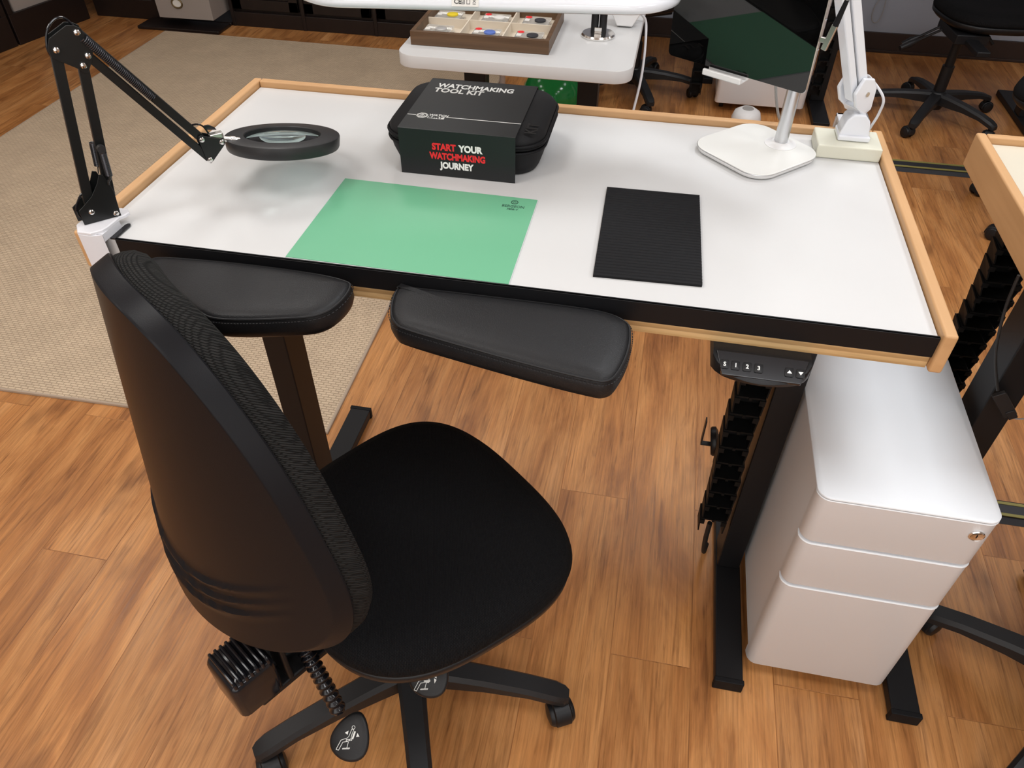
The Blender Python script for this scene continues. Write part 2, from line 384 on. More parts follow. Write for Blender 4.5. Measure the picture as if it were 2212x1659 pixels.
# ---------------------------------------------------------------- room
X0, X1, Y0, Y1, H = -3.12, 4.6, -3.0, 4.18, 2.68
struct('floor', MB().box(X0 - .3, X1, Y0, Y1 + .1, -0.05, 0.0), M['floor'], smooth=False)
struct('ceiling', MB().box(X0 - .3, X1, Y0, Y1 + .1, H, H + .05), M['ceil'], smooth=False)
struct('wall_back', MB().box(X0 - .3, X1, Y1, Y1 + .1, 0, H), M['wall'], smooth=False)
struct('wall_left', MB().box(X0 - .4, X0 - .3, Y0, Y1 + .1, 0, H), M['wallwarm'], smooth=False)
struct('wall_right', MB().box(X1, X1 + .1, Y0, Y1 + .1, 0, H), M['wallwarm'], smooth=False)
struct('wall_front', MB().box(X0 - .4, X1 + .1, Y0 - .1, Y0, 0, H), M['wallwarm'], smooth=False)
struct('baseboard_back', MB().box(0.62, X1, Y1 - .014, Y1, 0.0, 0.112).box(0.62, X1, Y1 - .022, Y1, 0.0, 0.016), M['base'], bevel=.003)

struct('added_fill_frame', MB().box(-1.0, 2.8, Y0 + .001, Y0 + .03, .60, .66).box(-1.0, 2.8, Y0 + .001, Y0 + .03, 2.34, 2.40).box(-1.0, -.94, Y0 + .001, Y0 + .03, .66, 2.34).box(2.74, 2.8, Y0 + .001, Y0 + .03, .66, 2.34), M['whiteplastic'], smooth=False)  # unseen frame added on the front wall to go with the fill light

# rug
rug = T('rug', 'large beige woven rug with a bumpy weave lying on the wood floor at left', 'rug', (-1.1, 2.0, 0))
rc = [(-2.21, .462), (.022, .518), (-.045, 3.57), (-2.26, 3.60)]
rug.part('pile', MB().prism(shrink(rc, .004), 0.0, 0.008), M['rug'], smooth=False)
rug.part('binding', MB().rings([[Vector((*p, .0005)) for p in rc], [Vector((*p, .0075)) for p in rc], [Vector((*p, .0095)) for p in shrink(rc, .003)],
    [Vector((*p, .0095)) for p in shrink(rc, .010)], [Vector((*p, .007)) for p in shrink(rc, .011)]], cap=False), M['rugedge'], smooth=False)

# ---------------------------------------------------------------- sit-stand work bench
def bench(x, dz, label, surf, leg_l=True, leg_r=True, lx=.068, foot_y=(-.03, .61), cy=.262):
    t = T('workbench', label, 'desk', (x, 0, 0)); P = lambda n, b, m, **k: t.part(n, b, m, **k)
    z = .98 + dz
    P('laminate_top', MB().box(x + .002, x + 1.243, .0, .604, z - .033, z), surf, smooth=False)
    P('plywood_base', MB().box(x + .0, x + 1.2445, -.001, .602, z - .052, z - .0335), M['ply'], smooth=False)
    P('edge_rail', MB().box(x + 1.2452, x + 1.2632, -.012, .624, z - .052, z + .0125), M['beech'], bevel=.004, seg=3, label='beech rail along the right end')
    P('edge_rail', MB().box(x - .0185, x - .0005, -.012, .624, z - .052, z + .0125), M['beech'], bevel=.004, seg=3, label='beech rail along the left end')
    P('edge_rail', MB().box(x + .0, x + 1.2448, .606, .624, z - .052, z + .0125), M['beechx'], bevel=.003, seg=2, label='beech rail along the back')
    P('front_strip', MB().box(x + .045, x + 1.2448, -.005, -.0012, z - .031, z + .0022).box(x + .045, x + 1.2448, -.0048, .0008, z + .0002, z + .0022), M['strip'], bevel=.0006, label='black front edge strip')
    if leg_l is not False: legs = [(x + lx, x + lx + .053)]
    else: legs = []
    if leg_r: legs.append((x + 1.131, x + 1.184))
    for a, b in legs:
        P('leg_column', MB().box(a, b, cy, cy + .08, .034, z - .12).box(a + .004, b - .004, cy + .004, cy + .076, z - .1195, z - .085), M['metalblk'], bevel=.003, seg=2)
        P('foot', MB().box(a - .003, b + .003, foot_y[0], foot_y[1], .006, .034), M['metalblk'], bevel=.003)
        for yy in foot_y:
            P('foot_cap', MB().box(a - .005, b + .005, yy - .006, yy + .006, .001, .036), M['rubber'], bevel=.002)
        P('top_bracket', MB().box(a - .005, b + .005, .06, .54, z - .085, z - .053), M['metalblk'], bevel=.002)
    if len(legs) == 2:
        P('crossbeam', MB().box(legs[0][1], legs[1][0], .0 + cy + .008, cy + .073, z - .085, z - .056), M['metalblk'], bevel=.002)
    return t
desk = bench(0.0, 0.0, 'white topped watchmaking bench with beech rim and black front strip', M['white'])
desk2 = bench(1.4445, 0.012, 'cream topped bench with beech rim at the right edge of the photo', M['cream'], lx=.0505, foot_y=(-.03, .61))

# black slanted end piece of the front strip next to the lamp clamp
desk.part('strip_end', MB().prism([(.0365, -.0045), (.0455, -.0045), (.0465, .036), (.044, .041), (.040, .0405), (.0375, .036)], .9808, .9835), M['gloss'], bevel=.0008)

# control handset under the front edge
hs = T('height_control_handset', 'black desk height keypad with S 1 2 3 buttons under the bench front', 'keypad', (1.027, -.02, .925))
xa, xb = .960, 1.094
prof_pts = []
for k in range(13):
    s = k / 12; xx = xa + .006 + (xb - xa - .012) * s; prof_pts.append((xx, -.036 - .020 * math.sin(PI * s) ** .6))
body = [(xa, .05), (xa + .001, -.028)] + prof_pts + [(xb - .001, -.028), (xb, .05)]
hr_ = []
for x_, yf in [(xa, -.026)] + prof_pts + [(xb, -.026)]:
    zf = .9285 + (yf + .021) * .475
    hr_.append([(x_, .05, .902), (x_, .05, .9275), (x_, -.016, .9278), (x_, -.021, .9272), (x_, yf, zf), (x_, yf - .0025, zf - .004), (x_, yf, .903)])
hs.part('housing', MB().rings(hr_), M['plastic'], ang=40)
# sloped face plate
def face_pt(x, s, lift=0.0):   # s 0 top edge .. 1 lower edge
    a = Vector((x, -.021, .9292)); b = Vector((x, -.054, .9135)); nrm = Vector((0, -.43, .9)).normalized()
    return a.lerp(b, s) + nrm * lift
fp = MB(); g = []
for s in (0, 1):
    ins = .004 + s * .010
    g += [face_pt(xa + ins, s, .0005), face_pt(xb - ins, s, .0005), face_pt(xb - ins, s, -.006), face_pt(xa + ins, s, -.006)]
fp.add(g, [(0, 1, 5, 4), (1, 2, 6, 5), (2, 3, 7, 6), (3, 0, 4, 7), (0, 3, 2, 1), (4, 5, 6, 7)])
hs.part('face_plate', fp, M['gloss'], bevel=.0012)
FX = (1, 0, 0); FY = (face_pt(1, 0) - face_pt(1, 1)).normalized()
rows = []
for ch, bx in (('S', .9765), ('1', .9915), ('2', 1.007), ('3', 1.0225), ('up', 1.0635), ('down', 1.0785)):
    c = face_pt(bx, .58, .0006)
    b_ = MB(); Z = Vector(FX).cross(FY)
    for_pts = rrect(-.0058, .0058, -.0066, .0066, .002, 4)
    b_.rings([[c + Vector(FX) * p[0] * q + FY * p[1] * q + Z * h for p in for_pts] for q, h in ((1, -.001), (1, .0012), (.88, .0018))])
    hs.part('button', b_, M['plastic'])
    if ch in '123S': rows.append((ch, .0085, c + FY * -.003 + Z * .002, FX, FY, 1.0, 'CENTER'))
    else:
        tr = MB(); sg = 1 if ch == 'up' else -1
        fillp(tr, [(-.0034, -.002 * sg), (.0034, -.002 * sg), (0, .0028 * sg)][::sg], c + Z * .002, FX, FY)
        hs.part('arrow_mark', tr, M['ink_white'], smooth=False)
letters('button_characters', rows, M['ink_white'], hs.o, hs.loc, bold=.0002)

# ---------------------------------------------------------------- cable chains
def chain(name_label, x0, x1, y0, y1, z0, z1, n, tail=None, tag_c='cable chain', flare=.002):
    t = T('cable_chain', name_label, tag_c, ((x0 + x1) / 2, (y0 + y1) / 2, 0))
    p = (z1 - z0) / n; w_ = x1 - x0
    for i in range(n):
        za = z0 + i * p; b = MB()
        dx = .003 * math.sin(i * .8); a_, b_ = x0 + dx, x1 + dx
        b.box(a_ + .003, b_ - .003, y1 - .003, y1, za, za + p)
        for sgn, xx in ((-1, a_), (1, b_)):
            fl_ = flare * sgn; vs = []
            for xo in (0, -sgn * .0028):
                vs += [(xx + xo, y0, za + p * .08), (xx + xo, y1, za), (xx + xo + fl_ * .6, y1, za + p * .97), (xx + xo + fl_, y0, za + p * .90)]
            b.add(vs, [(0, 1, 2, 3), (7, 6, 5, 4), (0, 4, 5, 1), (1, 5, 6, 2), (2, 6, 7, 3), (3, 7, 4, 0)])
            q0, q1 = sorted((xx + fl_ - sgn * .0005, xx + fl_ - sgn * .012)); b.box(q0, q1, y0 - .0005, y0 + .002, za + p * .62, za + p * .9)
        b.box(a_, b_, y0 + .002, y1, za + p * .90, za + p * .985)
        b.box((a_ + b_) / 2 - .003, (a_ + b_) / 2 + .003, y0 - .001, y0 + .004, za + p * .86, za + p * 1.02)
        t.part('chain_link', b, M['chain'], smooth=False)
    if tail: t.part('cable', MB().tube(smooth_open(tail, 6), .006, 8), M['blkcable'])
    return t
chain('black cable chain hanging beside the right leg of the white bench', 1.062, 1.119, .255, .30, .165, .89, 15,
      [(1.09, .28, .17), (1.092, .285, .10), (1.10, .30, .03), (1.11, .34, .010)])
chain('black cable chain hanging below the cream bench at the right edge', 1.483, 1.541, .445, .49, .37, .905, 15,
      [(1.51, .47, .38), (1.52, .48, .15), (1.56, .52, .010)], flare=.006)
disc = MB().lathe([(.0, 0), (.030, 0), (.033, .004), (.033, .012), (.024, .017), (0, .018)], n=32, mtx=Matrix.Translation((1.054, .345, .375)) @ Matrix.Rotation(math.radians(80), 4, 'Y'))
dk = T('adapter_puck', 'round black disc sticking out behind the cable chain of the white bench', 'adapter', (1.054, .345, .375))
dk.part('puck', disc, M['plastic'])
dk.part('strap', MB().box(1.033, 1.036, .337, .353, .37, .44).box(1.033, 1.07, .337, .349, .366, .370), M['plastic2'], bevel=.001)
# loose black cable with in-line switch on the right bench
cb = T('cable_with_plug', 'thin black cable with a flat connector hanging in front of the cream bench leg', 'cable', (1.45, .2, .75))
pts = [(1.421, .235, .945), (1.423, .235, .92), (1.428, .235, .881), (1.443, .235, .815), (1.459, .235, .77), (1.486, .235, .713)]
cb.part('cable', MB().tube(smooth_open(pts, 8), .0026, 8), M['blkcable'])
pv = MB(); mt = Matrix.Translation((1.508, .233, .685)) @ Matrix.Rotation(math.radians(-39.5), 4, 'Y')
pv.box(-.011, .011, -.004, .004, -.030, .030, mt).box(-.005, .010, -.006, .005, -.036, -.016, mt)
cb.part('connector', pv, M['plastic2'], bevel=.0015)
cb.part('cable', MB().tube(smooth_open([(1.531, .233, .658), (1.545, .235, .654), (1.57, .24, .66), (1.62, .25, .69), (1.66, .27, .80), (1.66, .27, .94)], 6), .0014, 6), M['cord'], label='thin grey cable end')

# ---------------------------------------------------------------- forearm pads
def pad(outl, zt, label, bx):
    t = T('forearm_pad', label, 'armrest', (sum(p[0] for p in outl) / len(outl), sum(p[1] for p in outl) / len(outl), zt), 'leather forearm pads on the bench front')
    o = smooth_closed(outl, 5); th = .044
    rs = [r3(shrink(o, .016), zt - th), r3(shrink(o, .006), zt - th + .003), r3(shrink(o, -.001), zt - th + .010), r3(shrink(o, -.004), zt - .024), r3(shrink(o, -.003), zt - .012), r3(shrink(o, .0), zt - .004)]
    t.part('side_band', MB().rings(rs), M['leather'], ang=60)
    gx = sum(p[0] for p in o) / len(o); gy = sum(p[1] for p in o) / len(o); ob = shrink(o, .006)
    cen = lambda k_: [(gx + (p[0] - gx) * k_, gy + (p[1] - gy) * k_) for p in ob]
    rs = [r3(shrink(o, .0005), zt - .0045), r3(shrink(o, .003), zt - .0012), r3(ob, zt + .0006), r3(cen(.88), zt + .0028), r3(cen(.7), zt + .0036), r3(cen(.45), zt + .0040)]
    tp_m = MB(); tp_m.rings(rs, cap=False); nn_ = len(o); k0 = (len(rs) - 1) * nn_; tp_m.v.append((gx, gy, zt + .0042)); ci = len(tp_m.v) - 1
    tp_m.f += [(k0 + i, k0 + (i + 1) % nn_, ci) for i in range(nn_)]
    t.part('top_panel', tp_m, M['leather'], ang=60)
    t.part('piping', MB().tube([Vector((p[0], p[1], zt - .0042)) for p in shrink(o, -.0006)], .0016, 6, closed=True), M['stitch'])
    st = MB(); q = shrink(o, -.0045)
    L = 0
    for i in range(0, len(q)):
        a = Vector((*q[i], zt - .0085)); b = Vector((*q[(i + 1) % len(q)], zt - .0085)); d = (b - a).length; k = max(1, int(d / .004))
        for j in range(k):
            p0 = a.lerp(b, (j + .15) / k); p1 = a.lerp(b, (j + .75) / k); st.cyl(p0, p1, .0007, 5)
    t.part('stitching', st, M['stitch'], smooth=False)
    cx = bx
    t.part('bracket', MB().box(cx - .03, cx + .03, -.10, .10, zt - th - .012, zt - th).box(cx - .03, cx + .03, .085, .10, min(zt - th - .012, .915), .928), M['metalblk'], bevel=.002)
    return t
pr = [(0.501, -.014), (0.501, -.040), (0.509, -.072), (0.522, -.092), (0.542, -.102), (0.622, -.120), (0.721, -.140), (0.797, -.152), (0.820, -.151), (0.832, -.133), (0.841, -.090), (0.841, -.047), (0.831, -.024), (0.79, -.009), (0.68, -.0065), (0.515, -.0085)]
pl = [(0.098, -.045), (0.113, -.027), (0.133, -.018), (0.211, -.012), (0.291, -.0105), (0.373, -.013), (0.421, -.021), (0.433, -.033), (0.432, -.066), (0.419, -.097), (0.386, -.116), (0.290, -.139), (0.245, -.128), (0.175, -.085)]
pad(pr, .965, 'black leather forearm pad on the front edge below the green mat', .66)
pad(pl, .972, 'black leather forearm pad half hidden behind the chair back', .26)

# ---------------------------------------------------------------- items on the bench
DZ = .980
gm = T('bench_mat', 'green plastic bench mat near the front of the white bench', 'mat', (.49, .125, DZ))
gp = [(.3215, .003), (.662, .001), (.662, .2465), (.3225, .2525)]
gm.part('backing', MB().prism(shrink(gp, -.0012), DZ + .0002, DZ + .0018), M['matedge'], smooth=False)
gm.part('green_sheet', MB().prism(gp, DZ + .0019, DZ + .0027), M['green'], smooth=False)
letters('printed_mark', [('BERGEON', .0105, (.6262, .2135, DZ + .0028), (1, 0, 0), (0, 1, 0), .80, 'CENTER'),
                         ('7808-V', .0075, (.6265, .205, DZ + .0028), (1, 0, 0), (0, 1, 0), .85, 'CENTER')], M['ink_dark'], gm.o, gm.loc, bold=.00015, ext=.00008)
rg = MB().tube([(.6262 + .0055 * math.cos(a), .2305 + .0055 * math.sin(a), DZ + .0029) for a in [k * PI / 12 for k in range(24)]], .0007, 5, closed=True)
rg.tube([(.6262 + .0026 * math.cos(a), .2305 + .0026 * math.sin(a), DZ + .0029) for a in [k * PI / 8 for k in range(16)]], .0004, 5, closed=True)
gm.part('emblem', rg, M['ink_dark'])

# corrugated rubber mat
cm = [(.778, .0465), (.934, .0525), (.926, .3155), (.771, .3125)]
b = MB(); nr = 34; L_ = [Vector((*cm[0], 0)), Vector((*cm[3], 0)), Vector((*cm[1], 0)), Vector((*cm[2], 0))]
prof = []
for i in range(nr * 6 + 1):
    s = i / (nr * 6); ph = s * nr
    h = .0042 + .0013 * (0.5 - 0.5 * math.cos(2 * PI * ph)) ** .6
    a = L_[0].lerp(L_[1], s); c = L_[2].lerp(L_[3], s); prof.append((a, c, h))
vs = []; fs = []
for a, c, h in prof: vs += [(a.x, a.y, DZ + h), (c.x, c.y, DZ + h), (c.x, c.y, DZ + .0002), (a.x, a.y, DZ + .0002)]
for i in range(len(prof) - 1):
    k = i * 4
    fs += [(k, k + 1, k + 5, k + 4), (k + 1, k + 2, k + 6, k + 5), (k + 2, k + 3, k + 7, k + 6), (k + 3, k, k + 4, k + 7)]
fs += [(3, 2, 1, 0), tuple(len(vs) - 4 + j for j in range(4))]
b.add(vs, fs)
single('ribbed_mat', b, M['rubber'], 'black ribbed rubber mat lying flat on the white bench right of the green mat', 'mat', None, (.85, .18, DZ), ang=50)

# tool case with card sleeve
tc = T('tool_case', 'black zipped tool kit case wrapped in a printed card sleeve', 'case', (.515, .43, DZ))
CX0, CX1, CY0, CY1 = .374, .657, .309, .535
def cring(ins, z): return r3(rrect(CX0 + ins, CX1 - ins, CY0 + ins, CY1 - ins, max(.01, .052 - ins * .6), 8), z)
tc.part('case_base', MB().rings([cring(.026, DZ + .0003), cring(.018, DZ + .002), cring(.013, DZ + .010), cring(.006, DZ + .030), cring(.003, DZ + .046)]), M['case'], ang=60)
tc.part('case_lid', MB().rings([cring(.003, DZ + .0605), cring(.0025, DZ + .064), cring(.005, DZ + .070), cring(.011, DZ + .0765), cring(.020, DZ + .0800), cring(.032, DZ + .0808)]), M['case'], ang=60)
zp = MB()
for z_, ins, r_ in ((.0475, .0015, .0026), (.0535, .003, .0022), (.0595, .001, .0030)):
    zp.tube([Vector(p) for p in cring(ins, DZ + z_)], r_, 8, closed=True)
tc.part('zipper', zp, M['rubber'])
SX0, SX1, SY0, SY1, SZ = .4105, .6135, .2985, .5165, DZ + .0832
th = .0009
for nm, bx in (('sleeve_top', (SX0, SX1, SY0, SY1, SZ - th, SZ)),):
    pass
slv = MB().prism([(SY0, DZ + .0008), (SY0, SZ - .0008), (SY0 + .0008, SZ), (SY1 - .0008, SZ), (SY1 + .006, SZ - .0012), (SY1 + .022, DZ + .050), (SY1 + .021, DZ + .050), (SY1 + .005, SZ - .002), (SY1 - .001, SZ - th), (SY0 + th, SZ - th), (SY0 + th, DZ + .0008)],
    SX0, SX1, Matrix(((0, 0, 1, 0), (1, 0, 0, 0), (0, 1, 0, 0), (0, 0, 0, 1))))
sl = tc.part('card_sleeve', slv, M['sleeve'], smooth=False)
FRX = (1, 0, 0); UPZ = (0, 0, 1)
for body_, sz_, o_, xd_, yd_, xs_, al_, mm_, bo_ in (
    ('WATCHMAKING', .0255, (.4305, .4795, SZ), (1, -.012, 0), (0, 1, 0), .74, 'LEFT', 'ink_white', .0007),
    ('TOOL KIT', .0255, (.4290, .4575, SZ), (1, -.012, 0), (0, 1, 0), .80, 'LEFT', 'ink_white', .0007),
    ('START', .0160, (.4690, SY0, 1.0290), FRX, UPZ, .88, 'LEFT', 'ink_red', .00075),
    ('YOUR', .0160, (.5165, SY0, 1.0290), FRX, UPZ, .90, 'LEFT', 'ink_white', .00075),
    ('WATCHMAKING', .0160, (.5130, SY0, 1.0125), FRX, UPZ, .80, 'CENTER', 'ink_red', .00075),
    ('JOURNEY', .0160, (.5110, SY0, .9960), FRX, UPZ, .84, 'CENTER', 'ink_white', .00075)):
    letters('sleeve_lettering', [(body_, sz_, o_, xd_, yd_, xs_, al_)], M[mm_], sl, tc.loc, bold=bo_, label=('red' if mm_ == 'ink_red' else 'white') + ' lettering')
lg = MB(); yl = .352
lg.box(.412, .4275, yl - .0008, yl + .0008, SZ, SZ + .0003).box(.481, .6125, yl - .0008, yl + .0008, SZ, SZ + .0003)
cx_ = .4385
hexp = lambda r, n=6, a0=0: [(r * math.cos(a0 + 2 * PI * k / n), r * math.sin(a0 + 2 * PI * k / n)) for k in range(n)]
strokes(lg, [['c'] + hexp(.0098, 8, PI / 8), ['c'] + hexp(.0075, 16)], (cx_, yl, SZ), (1, 0, 0), (0, 1, 0), .0013)
strokes(lg, [[(0, -.005), (0, .005)], [(-.0045, -.002), (-.0015, .003)], [(.0015, .003), (.0045, -.002)], [(-.003, -.004), (.003, -.004)]], (cx_, yl, SZ), (1, 0, 0), (0, 1, 0), .0011)
lg.box(.4495, .4790, yl - .0092, yl - .0008, SZ, SZ + .0002)
tc.sub('sleeve_logo', lg, M['ink_white'], sl, smooth=False)
letters('sleeve_logo_text', [('WATCH', .0105, (.4495, yl + .0008, SZ), (1, 0, 0), (.12, 1, 0), .88, 'LEFT')], M['ink_white'], sl, tc.loc, bold=.0002)
letters('sleeve_logo_text', [('SUPPLY', .0095, (.4503, yl - .0083, SZ + .0003), (1, 0, 0), (.12, 1, 0), .80, 'LEFT')], M['ink_black'], sl, tc.loc, bold=.0003, label='black lettering on a white bar')
letters('embossed_mark', [('KIT', .028, (.643, .322, DZ + .0809), (0, 1, 0), (-1, 0, 0), 1.0, 'LEFT')], M['emboss'], tc.o, tc.loc, bold=.0006, ext=.0001)

# ---------------------------------------------------------------- tablet stand and tablet
ts = T('tablet_stand', 'white and aluminium tablet stand with a rounded square base at the back', 'stand', (1.024, .50, DZ))
R45 = Matrix.Translation((1.024, .499, 0)) @ Matrix.Rotation(PI / 4, 4, 'Z')
def sq(s, r, z): return [(R45 @ Vector((p[0], p[1], z))) for p in rrect(-s, s, -s, s, r, 8)]
ts.part('base_body', MB().rings([sq(.080, .036, DZ + .0005), sq(.0845, .040, DZ + .003), sq(.086, .041, DZ + .007), sq(.0865, .041, DZ + .0105)]), M['whiteplastic'], ang=60)
ts.part('base_plate', MB().rings([sq(.0868, .041, DZ + .0107), sq(.0868, .041, DZ + .0122), sq(.0858, .040, DZ + .0128)]), mat('white_enamel_plate', (.72, .72, .69), .22), ang=30)
ts.part('base_rim', MB().tube(sq(.0870, .041, DZ + .0106), .0007, 6, closed=True), M['alu'])
ts.part('collar', MB().lathe([(.0, .0128), (.0285, .0128), (.0285, .0140), (.019, .0155), (.0155, .019), (.0, .019)], (1.068, .524, DZ)), M['whiteplastic'])
ts.part('pole', MB().cyl((1.068, .524, DZ + .014), (1.068, .524, DZ + .27), .0122, 36), M['alu'])
yw = -.5533; tl = -.0314
Wv = Vector((math.cos(yw), math.sin(yw), 0)); Bk = Vector((-math.sin(yw), math.cos(yw), 0)); Uv = Vector((0, 0, 1)) * math.cos(tl) + Bk * math.sin(tl)
ro = .0027; W2 = Wv * math.cos(ro) + Uv * math.sin(ro); U2 = -Wv * math.sin(ro) + Uv * math.cos(ro); Fn = W2.cross(U2).normalized()
if Fn.dot(Vector((0, -1, 0))) < 0: Fn = -Fn
BL = Vector((.8423, .4987, 1.1447)); TW, TH = .2547, .1835
def tp(u, v, d=0): return BL + W2 * u + U2 * v + Fn * d
tm = Matrix.Identity(4)
for i, a in enumerate((W2, U2, Fn)):
    for j in range(3): tm[j][i] = a[j]
tm.translation = BL
tb = T('tablet', 'black glass tablet screen held upright on the aluminium stand', 'tablet', tuple(BL))
tb.part('body', MB().rings([[tm @ Vector((p[0], p[1], d)) for p in rrect(i_, TW - i_, i_, TH - i_, .008, 6)] for i_, d in ((.0008, -.0060), (0, -.0052), (0, -.0008), (.0003, -.0004))]), M['alu'], ang=40)
tb.part('screen', MB().rings([[tm @ Vector((p[0], p[1], d)) for p in rrect(.0004, TW - .0004, .0004, TH - .0004, .008, 6)] for d in (-.0004, .0001)]), M['screen'], ang=30)
# holder of the stand
hd = MB()
hd.box(.075, .165, .030, .150, -.012, -.0062, tm)
ts.part('holder_plate', hd, M['whiteplastic'], bevel=.002)
lip = MB().box(.078, .150, -.010, -.006, -.012, .014, tm).box(.078, .150, -.010, .006, -.016, -.0062, tm).box(.078, .150, -.010, .0005, .008, .014, tm)
ts.part('holder_lip', lip, M['whiteplastic'], bevel=.002)
bar_ = MB().bar(tm @ Vector((.12, .01, -.014)), tm @ Vector((.12, .06, -.014)), .06, .004, Fn)
ts.part('holder_back', bar_, M['whiteplastic'])
hc = tm @ Vector((.12, .09, -.012)); pt = Vector((1.068, .524, DZ + .262))
ts.part('holder_arm', MB().tube(smooth_open([hc, hc - Fn * .03, pt + Vector((0, 0, .0))], 6), .008, 12), M['alu'])
# charging cable at the right side of the tablet
ch = T('charging_cable', 'braided grey charging cable plugged into the right side of the tablet', 'cable', tuple(tp(TW, .09)))
p0 = tp(TW + .001, .083, -.003); 
ch.part('plug', MB().bar(tp(TW + .001, .083, -.003), tp(TW + .010, .083, -.003), .008, .004, Fn).bar(tp(TW + .010, .070, -.003), tp(TW + .018, .107, -.003), .0085, .006, Fn), M['nickel'], bevel=.001)
ch.part('strain_relief', MB().tube([tp(TW + .018, .106, -.003), tp(TW + .025, .142, -.003)], [.0045, .0032], 12), M['rubber'])
ch.part('cable', MB().tube(smooth_open([tp(TW + .024, .140, -.003), tp(TW + .029, .165, -.003), tp(TW + .027, .19, -.01), tp(TW + .016, .23, -.03), tp(TW - .02, .25, -.06), tp(TW - .06, .2, -.07), (1.02, .62, 1.22), (1.045, .625, 1.08), (1.07, .628, 1.0), (1.09, .632, .985), (1.10, .637, .93)], 8), .0026, 8), M['cord'])

# ---------------------------------------------------------------- big white task lamp with parallel arm
tl_ = T('task_lamp', 'white jointed bench lamp rising from the back right corner with oblong head', 'lamp', (1.2, .56, DZ + .025))
single('lamp_spacer_block', MB().box(1.131, 1.2435, .5075, .585, DZ + .0003, DZ + .0252), M['resin'], 'cream translucent wax-like block in the back right corner of the bench', 'block', None, (1.187, .546, DZ), bevel=.003, seg=3)
zb = DZ + .0256
tl_.part('clamp_base', MB().prism([(.0, .0), (.052, .0), (.052, .010), (.046, .036), (.036, .047), (.016, .047), (.006, .036), (.0, .012)], 0, .042,
    Matrix.Translation((1.168, .578, zb)) @ Matrix(((1, 0, 0, 0), (0, 0, -1, 0), (0, 1, 0, 0), (0, 0, 0, 1)))).box(1.166, 1.222, .53, .58, zb, zb + .010), M['lampwhite'], bevel=.003, seg=3)
tl_.part('clamp_jaw', MB().box(1.175, 1.215, .578, .640, zb, zb + .008).box(1.175, 1.215, .630, .640, .90, zb + .008).box(1.175, 1.215, .58, .640, .895, .905), M['lampwhite'], bevel=.002)
tl_.part('swivel_pin', MB().cyl((1.194, .557, zb + .045), (1.194, .557, zb + .060), .010, 20), M['lampwhite'])
# hinge housing: two hexagonal cheeks
ad = Vector((-.064, -.050, .150)).normalized()   # arm direction
hp = Vector((1.176, .555, 1.090)); sd = Vector((.62, -.78, 0)).normalized(); sd = (sd - ad * sd.dot(ad)).normalized(); qd = ad.cross(sd).normalized()
if qd.x < 0: qd = -qd
def hm(c): 
    m_ = Matrix.Identity(4)
    for i, a in enumerate((qd, ad, sd)):
        for j in range(3): m_[j][i] = a[j]
    m_.translation = c; return m_
hexa = [(-.008, -.042), (.012, -.040), (.026, -.008), (.024, .014), (.004, .030), (-.020, .014), (-.021, -.014)]
for k in (.019, -.019):
    tl_.part('hinge_cheek', MB().prism(hexa, -.004, .004, hm(hp + sd * k)), M['lampwhite'], bevel=.003, seg=3)
tl_.part('hinge_body', MB().prism([(-.010, -.046), (.012, -.044), (.016, -.030), (-.014, -.026)], -.022, .022, hm(hp)), M['lampwhite'], bevel=.003)
tl_.part('hinge_screw', MB().cyl(hp + sd * .0225 + ad * -.004 + qd * .004, hp + sd * .0245 + ad * -.004 + qd * .004, .0042, 16), M['nickel'])
def lbar(o_q, o_s, wq, ws, L0, L1, nm):
    a = hp + qd * o_q + sd * o_s + ad * L0; b_ = hp + qd * o_q + sd * o_s + ad * L1
    tl_.part(nm, MB().bar(a, b_, wq, ws, sd), M['lampwhite'], bevel=.0025, seg=3)
lbar(.0075, .002, .018, .024, .004, .45, 'lower_arm_bar')
lbar(-.0112, .002, .0145, .020, -.010, .45, 'lower_arm_bar')
tl_.part('arm_gap', MB().bar(hp + qd * -.0035 + ad * -.005, hp + qd * -.0035 + ad * .45, .004, .016, sd), M['rubber'], label='dark gap between the arm bars')
el = hp + ad * .46
tl_.part('elbow_joint', MB().lathe([(0, -.024), (.026, -.024), (.028, -.02), (.028, .02), (.026, .024), (0, .024)], n=32, mtx=hm(el)), M['lampwhite'])
wr = Vector((.60, .47, 1.40))
tl_.part('upper_arm', MB().bar(el, wr, .036, .024, (0, 1, 0)), M['lampwhite'], bevel=.003)
tl_.part('wrist', MB().cyl(wr, Vector((.56, .45, 1.285)), .012, 20), M['lampwhite'])
# oblong head
hx = Matrix.Translation((.536, .448, 1.235)) @ Matrix.Rotation(math.radians(7.6), 4, 'Z') @ Matrix.Rotation(math.radians(0), 4, 'X')
def hr(ins, z, bow=0): return [hx @ Vector((p[0], p[1], z)) for p in rrect(-.318 + ins, .318 - ins, -.095 + ins, .095 - ins, .094 - ins * .9, 14)]
tl_.part('lamp_head', MB().rings([hr(.030, .0), hr(.010, .0), hr(.002, .004), hr(.0, .010), hr(.003, .017), hr(.012, .024), hr(.028, .030), hr(.05, .033)]), M['lampwhite'], ang=70)
tl_.part('diffuser', MB().rings([hr(.034, -.0015), hr(.030, .002)]), mat('opal_diffuser', (.8, .8, .8), .5))
lb = MB(); ly = -.0965
la, lb2 = Vector((0, -.0966, .0098)), Vector((0, -.0905, .0205)); Xh = (hx.to_3x3() @ Vector((1, 0, 0))); Yl = (lb2 - la).normalized(); Yh = (hx.to_3x3() @ Yl)
Zh = Xh.cross(Yh); lo = hx @ Vector((-.0475, la.y, la.z)); lw, lh = .042, (lb2 - la).length
fillp(lb, [(0, 0), (lw, 0), (lw, lh), (0, lh)], lo, Xh, Yh, .0006)
tl_.part('rating_label', lb, M['cardw'], smooth=False)
lt = lo + Zh * .0007
